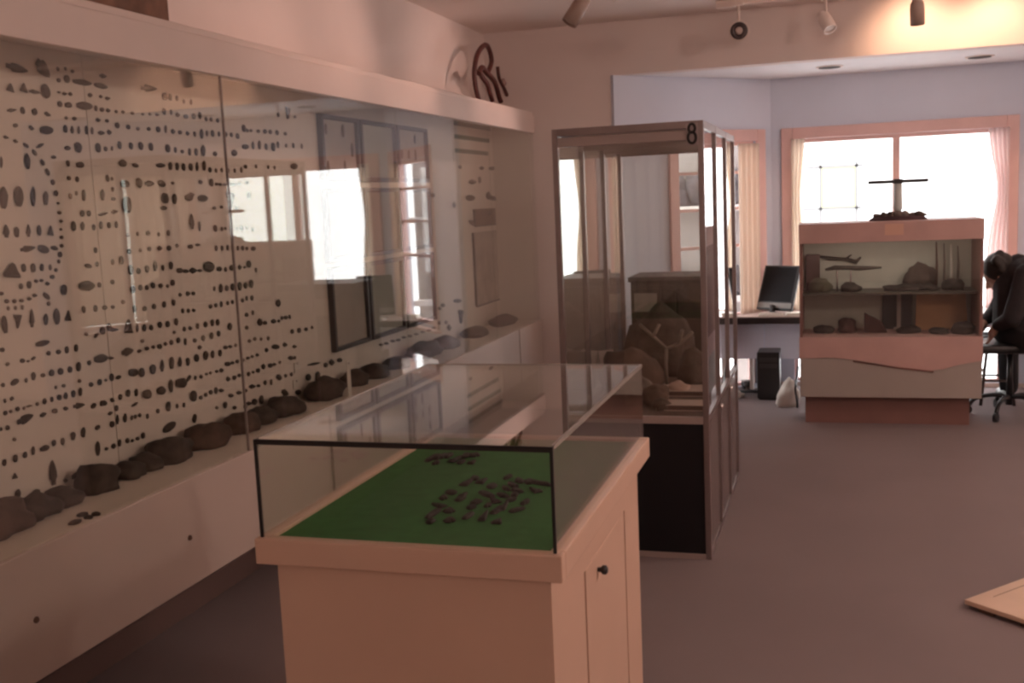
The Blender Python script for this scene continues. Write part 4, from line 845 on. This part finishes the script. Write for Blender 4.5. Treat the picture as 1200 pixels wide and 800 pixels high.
# curtains
def curtain(name, P, Q, z0, z1, amp, folds, col, lab, pinch=None, group=None, sheer=0):
    bm = bmesh.new(); d = (Q-P); L_ = d.length; d = d/L_; n = Vector((d.y, -d.x)); NX, NZ = folds*8, 24
    gr = []
    for i in range(NX+1):
        row = []
        for k in range(NZ+1):
            s = i/NX; z = z0+(z1-z0)*k/NZ
            ss = s
            if pinch:
                zc, amt, side = pinch; w = 1-amt*math.exp(-((z-zc)/.28)**2)
                ss = s*w if side < 0 else 1-(1-s)*w
            off = amp*math.sin(2*PI*folds*s)
            q = P+d*(ss*L_)+n*(off+.045)
            row.append(bm.verts.new((q.x, q.y, z)))
        gr.append(row)
    for i in range(NX):
        for k in range(NZ): bm.faces.new((gr[i][k], gr[i+1][k], gr[i+1][k+1], gr[i][k+1])).smooth = True
    o = obj(name, bm, curtain_mat(name+'_cloth_%d' % len(bpy.data.materials), col, sheer), recalc=False)
    sm = o.modifiers.new('thickness', 'SOLIDIFY'); sm.thickness = .003
    return tag(o, lab, 'curtain', group)
dv = (B0-A0).normalized()
curtain('curtain', A0+dv*1.06, A0+dv*1.27, .60, 1.88, .014, 4, (.90, .80, .72), 'tan curtain at the right edge of the angled left window', None, 'curtains at the bay windows')
yc = YW-.01
curtain('curtain', Vector((-.30, yc)), Vector((-.20, yc)), .60, 1.90, .012, 3, (.95, .88, .80), 'narrow cream curtain at the left edge of the front window', (1.45, .35, -1), 'curtains at the bay windows')
curtain('curtain', Vector((1.07, yc)), Vector((1.215, yc)), .60, 1.90, .014, 4, (.95, .84, .83), 'sheer pinkish curtain at the right edge of the front window', (1.45, .45, 1), 'curtains at the bay windows')
dv3 = (A1-B1).normalized()
curtain('curtain', B1+dv3*(LS-1.29), B1+dv3*(LS-.75), .615, 1.93, .012, 9, (.74, .62, .54), 'drawn pale curtain over the angled bay window beyond the right edge', None, 'curtains at the bay windows')
curtain('curtain', B1+dv3*(LS-.715), B1+dv3*(LS-.29), .615, 1.93, .012, 7, (.74, .62, .54), 'second drawn curtain of the angled bay window beyond the right edge', None, 'curtains at the bay windows')

# ------------------------------------------------------------------ stool, person on a swivel chair
p0 = at(1153, 396, 1, 7.72); p1 = at(1187, 396, 1, 7.72)
t = thing('stool', 'black-seated wooden stool right of the diorama case', 'stool', ((p0.x+p1.x)/2, 7.85, 0))
hw = (p1.x-p0.x)/2; sz = p0.z+.012
obj('seat', bx(-hw-.01, hw, -.13, .13, sz-.045, sz, bev=.008), M_blackpl, t)
M_leg = mat('dark_leg', (.07, .045, .04), .45)
for sx in (-1, 1):
    for sy_ in (-1, 1):
        bm = bmesh.new(); tube(bm, [(sx*(hw-.03), sy_*.09, sz-.045), (sx*(hw+.015), sy_*.13, .002)], .011, 8); obj('leg', bm, M_leg, t)
for z, k in ((.17, 0), (.23, 1)):
    for s in (-1, 1):
        f = 1-z/sz; x_ = hw-.03+.045*f; y_ = .09+.04*f
        bm = bmesh.new()
        tube(bm, [(-x_, s*y_, z), (x_, s*y_, z)] if k == 0 else [(s*x_, -y_, z), (s*x_, y_, z)], .008, 8); obj('stretcher', bm, M_leg, t)

CHX, CHY = 1.10, 7.42
t = thing('swivel_chair', 'black swivel chair under the dark-clothed person at the right edge', 'chair', (CHX, CHY, 0))
bm = bmesh.new(); tube(bm, [(0, 0, .07), (0, 0, .43)], [.022, .016], 14); obj('column', bm, M_blackpl, t)
bm = bmesh.new(); box(bm, -.21, .21, -.20, .20, .43, .485, bev=.02); obj('seat', bm, M_blackpl, t)
for k in range(5):
    a = R(172+72*k); c, s = math.cos(a), math.sin(a)
    bm = bmesh.new(); tube(bm, smooth([Vector((c*.015, s*.015, .10)), Vector((c*.10, s*.10, .20-.06*(k > 2))), Vector((c*.20, s*.20, .17-.05*(k > 2))), Vector((c*.245, s*.245, .06))], 5), [.014]*16, 8) if False else tube(bm, smooth([Vector((c*.015, s*.015, .12)), Vector((c*.10, s*.10, .13)), Vector((c*.20, s*.20, .105)), Vector((c*.245, s*.245, .055))], 5), .014, 8)
    leg = obj('leg', bm, M_blackpl, t)
    bm = bmesh.new(); v0 = Vector((c*.25-s*.012, s*.25+c*.012, .028)); v1 = Vector((c*.25+s*.012, s*.25-c*.012, .028)); tube(bm, [v0, v1], .028, 14); obj('caster', bm, M_blackpl, leg)
bm = bmesh.new(); tube(bm, [(.19, -.05, .45), (.24, -.05, .50), (.25, -.03, .72)], .012, 8); br = obj('back_bracket', bm, M_blackpl, t)

# person: one fused body, bent forward over the knees, head bowed to the left
def cone(bm, a, b, ra, rb, n=12):
    a, b = Vector(a), Vector(b); d = b-a; m = 5
    pts_ = [a.lerp(b, k/m) for k in range(m+1)]; tube(bm, pts_, [ra+(rb-ra)*k/m for k in range(m+1)], n)
    for p, r in ((a, ra), (b, rb)):
        bmesh.ops.create_icosphere(bm, subdivisions=2, radius=r, matrix=Matrix.Translation(p))
def ell(bm, c, r, rot=None):
    m = Matrix.Translation(c) @ ((rot.to_4x4()) if rot else Matrix()) @ Matrix.Diagonal((*r, 1))
    bmesh.ops.create_icosphere(bm, subdivisions=3, radius=1, matrix=m)
def fuse(o, vox, it=4):
    r = o.modifiers.new('fuse', 'REMESH'); r.mode = 'VOXEL'; r.voxel_size = vox; r.use_smooth_shade = True
    s = o.modifiers.new('soft', 'SMOOTH'); s.iterations = it; s.factor = .5
PE = thing('person', 'person with dark hair in dark clothes bent forward on the swivel chair', 'person', (CHX, CHY, 0))
M_skin = mat('skin', (.34, .19, .14), .5, var=.05)
M_cloth = mat('dark_cloth', (.014, .010, .012), .9, var=.2, scale=20)
M_trous = mat('dark_trousers', (.012, .010, .012), .9)
M_hair = mat('dark_hair', (.012, .007, .006), .6, var=.3, scale=40)
HIP = Vector((.04, 0, .57)); CHE = Vector((.06, .05, .86)); NECK = Vector((.03, .06, .99)); HEAD = Vector((-.065, .07, .915))
hd = Vector((-.75, .1, -.65)).normalized()     # where the face looks: down and to the left
def limbs(bm, ex):
    cone(bm, HIP, CHE, .135+ex, .15+ex); cone(bm, CHE, NECK+Vector((.03, 0, -.06)), .15+ex, .10+ex)
    ell(bm, CHE+Vector((.03, 0, .03)), (.13+ex, .20+ex, .13+ex))
SH = [CHE+Vector((.01, s*.17, .07)) for s in (-1, 1)]
EL = [Vector((-.03, -.24, .66)), Vector((-.05, .26, .66))]
WR = [Vector((-.10, -.10, .60)), Vector((-.13, .18, .60))]
KN = [Vector((-.02, -.12, .52)), Vector((-.02, .42, .50))]
LP = [(HIP+Vector((0, -.09, -.02)), Vector((.20, -.44, .50)), Vector((.22, -.42, .09))), (HIP+Vector((0, .09, -.02)), Vector((.05, .46, .50)), Vector((.06, .44, .09)))]
bm = bmesh.new()
limbs(bm, 0)
for i in range(2):
    cone(bm, SH[i], EL[i], .052, .042); cone(bm, EL[i], WR[i], .042, .028)
    a, k, f = LP[i]; cone(bm, a, k, .085, .06); cone(bm, k, f, .055, .038); cone(bm, f+Vector((0, 0, -.04)), f+Vector((-.03, -.14 if i == 0 else .14, -.06)), .036, .026)
    # hand: palm, four fingers, thumb, curled over the thigh
    d_ = Vector((-.4, .15 if i == 0 else -.1, -.9)).normalized(); sd = d_.cross(Vector((-1, 0, .3))).normalized(); nn = sd.cross(d_)
    P0 = WR[i]; cone(bm, P0, P0+d_*.05, .026, .030)
    ell(bm, P0+d_*.055, (.036, .036, .020), Matrix((sd, d_, nn)).transposed())
    for q, (o1, l1) in enumerate(((-.027, .062), (-.009, .072), (.009, .068), (.027, .054))):
        b1 = P0+d_*.085+sd*o1; b2 = b1+d_*l1*.5; b3 = b2+(d_*.6+nn*.7).normalized()*l1*.45
        cone(bm, b1, b2, .0095, .009, 8); cone(bm, b2, b3, .009, .0075, 8)
    b1 = P0+d_*.03+sd*(-.03); b2 = b1+(d_*.6-sd*.7).normalized()*.035; cone(bm, b1, b2, .011, .010, 8); cone(bm, b2, b2+d_*.03, .010, .008, 8)
cone(bm, NECK+Vector((.02, 0, -.03)), HEAD+Vector((.02, 0, .03)), .058, .052)
# head aligned with hd: local y = face direction, z = crown
zc = (Vector((-.55, 0, .8))-hd*Vector((-.55, 0, .8)).dot(hd)).normalized(); xc = hd.cross(zc); RH = Matrix((xc, hd, zc)).transposed()
hp = lambda x, y, z: HEAD+RH @ Vector((x, y, z))
ell(bm, hp(0, -.01, .02), (.076, .095, .10), RH); ell(bm, hp(0, .03, -.045), (.058, .062, .065), RH)
cone(bm, hp(0, .088, .01), hp(0, .108, -.02), .009, .014, 8)                        # nose
for s in (-1, 1):
    ell(bm, hp(s*.078, -.005, -.005), (.012, .022, .032), RH)                       # ears
    ell(bm, hp(s*.03, .078, .024), (.016, .012, .011), RH)                          # brow and eye
ell(bm, hp(0, .086, -.052), (.024, .010, .008), RH); ell(bm, hp(0, .084, -.066), (.02, .010, .008), RH)   # lips
ell(bm, hp(0, .075, -.092), (.022, .02, .018), RH)
o = obj('body', bm, M_skin, PE); fuse(o, .008)
bm = bmesh.new(); limbs(bm, .016)
for i in range(2): cone(bm, SH[i], EL[i], .072, .058); cone(bm, EL[i], EL[i].lerp(WR[i], .85), .056, .042)
cone(bm, NECK+Vector((.03, 0, -.05)), NECK+Vector((.015, 0, -.01)), .085, .072)
o = obj('jacket', bm, M_cloth, PE); fuse(o, .010, 3)
bm = bmesh.new()
for i in range(2):
    a, k, f = LP[i]; cone(bm, a, k, .102, .075); cone(bm, k, f+Vector((0, 0, .02)), .072, .062)
ell(bm, HIP+Vector((.02, 0, -.03)), (.16, .18, .11))
o = obj('trousers', bm, M_trous, PE); fuse(o, .010, 3)
bm = bmesh.new(); ell(bm, hp(0, -.03, .035), (.095, .105, .105), RH)
for k in range(26):
    a = random.uniform(0, 2*PI); e_ = random.uniform(-.2, 1.0); q = hp(.085*math.cos(a), -.03-.06*abs(math.sin(a)), .035+.07*e_)
    ell(bm, q, (.03, .03, .03))
for s in (-1, 1): ell(bm, hp(s*.075, -.03, -.03), (.028, .045, .06), RH)
o = obj('hair', bm, M_hair, PE); fuse(o, .009, 2)
for i in range(2):
    a, k, f = LP[i]; dy = -1 if i == 0 else 1
    bm = bmesh.new(); cone(bm, f+Vector((0, -.02*dy, -.045)), f+Vector((-.03, .16*dy, -.05)), .042, .036)
    for v in bm.verts: v.co.z = max(v.co.z, .004)
    o = obj('shoe', bm, M_blackpl, PE); fuse(o, .008, 2)

# ------------------------------------------------------------------ board on the floor
p0 = at(1130, 712, 2, 0); d_ = (at(1200, 686, 2, 0)-p0).normalized(); a = math.atan2(d_.y, d_.x)
t = thing('floor_board', 'pale wooden board lying on the carpet at the right edge', 'board', (p0.x, p0.y, 0), a)
M_pale = mat('pale_planks', (.68, .50, .38), .55, var=.14, scale=3)
obj('board', bx(.0, .9, -.60, 0, .014, .032, bev=.003), M_pale, t)
for k in range(4):
    obj('batten', bx(.01, .89, -.11-.16*k, -.05-.16*k, 0, .014), M_wood, t)
M_groove = mat('groove', (.36, .24, .17), .7)
for k in range(5):
    obj('groove_line', bx(.10+.02*(k % 2), .85, -.045-.11*k-.004, -.045-.11*k, .0318, .0328), M_groove, t)

# ------------------------------------------------------------------ ceiling track and spotlights, recessed lights
M_lamp = mat('lamp_shell', (.36, .26, .22), .45, var=.05); M_lampw = mat('lamp_pale', (.75, .62, .56), .4)
t = thing('light_track', 'thin white lighting track on the ceiling near the beam', 'light track', (-.1, 7.0, ZC))
obj('rail', bx(-.58, 1.9, -.018, .018, -.032, -.001, bev=.003), M_lampw, t); obj('feed_box', bx(-.60, -.48, -.03, .03, -.045, -.001, bev=.003), M_lampw, t)
def spot(px, py, y, aim, lab, m, ln=.14, rad=.042, on_=False):
    p = at(px, py, 1, y); z = p.z
    t = thing('track_spotlight', lab, 'spotlight', (p.x, y, z), 0, 'spotlights on the ceiling track')
    d = Vector(aim).normalized()
    q = d.to_track_quat('Z', 'Y')
    bm = bmesh.new(); lathe(bm, [(rad*.55, -ln*.5), (rad*.9, -ln*.35), (rad, -ln*.1), (rad, ln*.5), (rad*.86, ln*.5), (rad*.8, ln*.40)], n=22)
    h = obj('housing', bm, m, t); h.rotation_euler = q.to_euler()
    bm = bmesh.new(); lathe(bm, [(rad*.45, ln*.41), (rad*.78, ln*.44)], n=18); o = obj('lens', bm, mat('lamp_lens', (.6, .5, .45), .2), h)
    bm = bmesh.new(); tube(bm, [(0, 0, 0.01), (0, 0, (7.0 and ZC-.03)-z)], .008, 8); obj('stem', bm, M_lampw, t)
    obj('adapter', bx(-.03, .03, -.016, .016, ZC-.055-z, ZC-.032-z, bev=.003), M_lampw, t)
    return p, d
spot(1075, 14, 7.0, (.05, .35, -1), 'lit spotlight glowing against the beam', M_lamp, .15)
spot(968, 25, 7.0, (.35, -.4, -.8), 'pale spotlight second from right on the track', M_lampw, .13)
pr_ = at(866, 36, 1, 6.9)
spot(866, 36, 6.9, EYEP-pr_, 'ring-faced spotlight turned towards the room', M_lampw, .12, .062)
h_ = [o for o in bpy.data.objects if o.name.startswith('housing')][-1]
bm = bmesh.new(); lathe(bm, [(.026, .058), (.027, .066), (.050, .068), (.053, .061)], n=24); obj('reflector_ring', bm, mat('lamp_dark', (.07, .045, .045), .4), h_)
bm = bmesh.new(); lathe(bm, [(.012, .06), (.024, .063), (.018, .070), (.006, .073)], n=20); obj('bulb', bm, mat('bulb', (.55, .42, .38), .3), h_)
t = thing('light_track', 'short white lighting track on the ceiling above the wall case', 'light track', (-1.25, 5.5, ZC))
obj('rail', bx(-.018, .018, -1.5, 1.0, -.032, -.001, bev=.003), M_lampw, t); obj('feed_box', bx(-.03, .03, -1.6, -1.5, -.045, -.001, bev=.003), M_lampw, t)
spot(677, 11, 5.5, (-.55, -.3, -.9), 'grey spotlight hanging left, aimed at the wall case', M_lamp, .17, .042)
for i, (px, py, lab) in enumerate(((972, 78, 'recessed ceiling light left of the two in the bay'), (1148, 66, 'recessed ceiling light right of the two in the bay'))):
    p = at(px, py, 2, ZA)
    t = thing('recessed_light', lab, 'ceiling light', (p.x, p.y, ZA), 0, 'recessed lights in the bay ceiling')
    bm = bmesh.new(); lathe(bm, [(.075, -.004), (.085, -.008), (.095, -.001)], n=28); obj('ring', bm, M_lampw, t)
    bm = bmesh.new(); lathe(bm, [(.05, -.012), (.074, -.009), (.074, -.003)], n=28); obj('baffle', bm, M_dark, t)

# ------------------------------------------------------------------ light
def light(name, typ, loc, power, col, **k):
    l = bpy.data.lights.new(name, typ); l.energy = power; l.color = col
    for a_, v in k.items(): setattr(l, a_, v)
    o = bpy.data.objects.new(name, l); C.objects.link(o); o.location = loc
    return o
def aim(o, tgt): o.rotation_euler = (Vector(tgt)-Vector(o.location)).to_track_quat('-Z', 'Y').to_euler()
WARM = (1, .77, .66)
w = bpy.data.worlds.new('overcast'); scn.world = w; w.use_nodes = True
bg = w.node_tree.nodes['Background']; bg.inputs['Color'].default_value = (1, .97, .955, 1); bg.inputs['Strength'].default_value = 6.5
# daylight portals in the three windows
for P, Q, s0, s1 in ((B0, B1, .16, (B1-B0).length-.16), (A0, B0, .515, 1.275), (B1, A1, LS-1.275, LS-.30)):
    d = (Q-P).normalized(); c = P+d*(s0+s1)/2; n = Vector((-d.y, d.x))
    o = light('window_portal', 'AREA', (c.x+n.x*.09, c.y+n.y*.09, (WZ0+WZ1)/2), 1, (1, 1, 1), shape='RECTANGLE', size=s1-s0, size_y=WZ1-WZ0)
    o.data.cycles.is_portal = True
    aim(o, (c.x-n.x, c.y-n.y, (WZ0+WZ1)/2))
    if s0 != LS-1.275:
        WL1 = .46 if s0 == .16 else .31
        o = light('window_portal', 'AREA', (c.x+n.x*.09, c.y+n.y*.09, (WL0+WL1)/2), 1, (1, 1, 1), shape='RECTANGLE', size=s1-s0, size_y=WL1-WL0)
        o.data.cycles.is_portal = True; aim(o, (c.x-n.x, c.y-n.y, (WL0+WL1)/2))
# the lit spotlights
o = light('beam_spot', 'SPOT', (.50, 7.06, 2.58), 12, (1, .58, .36), spot_size=R(120), spot_blend=.8, shadow_soft_size=.03); aim(o, (.52, 7.42, 2.40))
o = light('beam_spot', 'SPOT', (.97, 7.06, 2.58), 11, (1, .58, .36), spot_size=R(120), spot_blend=.8, shadow_soft_size=.03); aim(o, (.99, 7.42, 2.38))
o = light('case_spot', 'SPOT', (-1.28, 5.40, 2.50), 13, (1, .6, .48), spot_size=R(75), spot_blend=.8, shadow_soft_size=.04); aim(o, (-2.3, 4.9, 2.2))
o = light('case_spot', 'SPOT', (-1.2, 4.3, 2.55), 9, (1, .6, .48), spot_size=R(75), spot_blend=.8, shadow_soft_size=.04); aim(o, (-2.2, 4.0, 2.25))
o = light('case_spot', 'SPOT', (-1.2, 6.6, 2.55), 12, (1, .6, .48), spot_size=R(70), spot_blend=.8, shadow_soft_size=.04); aim(o, (-2.2, 6.5, 2.25))
# added fill under the diorama header to brighten the contents; no lamp there
o = light('added_diorama_fill', 'AREA', (.34, 7.06, 1.168), .75, (1, .86, .72), shape='RECTANGLE', size=.9, size_y=.03); aim(o, (.34, 7.25, .7))
# unseen warm fill lights added for the room, right of and behind the viewer
for x, y, e_ in ((2.3, 2.6, 66), (2.9, 5.2, 54), (1.2, -1.6, 24), (-.6, -3.2, 22)):
    light('unseen_room_fill', 'POINT', (x, y, 2.42), e_, WARM, shadow_soft_size=.12)

# ------------------------------------------------------------------ render look
scn.view_settings.view_transform = 'Standard'; scn.view_settings.look = 'None'
scn.view_settings.exposure = 0.15; scn.view_settings.gamma = 1; scn.view_settings.use_curve_mapping = False
cy_ = scn.cycles
cy_.use_denoising = True
cy_.max_bounces = 10; cy_.diffuse_bounces = 5; cy_.glossy_bounces = 6; cy_.transmission_bounces = 6; cy_.transparent_max_bounces = 40
cy_.sample_clamp_indirect = 6
cy_.filter_width = 2.6
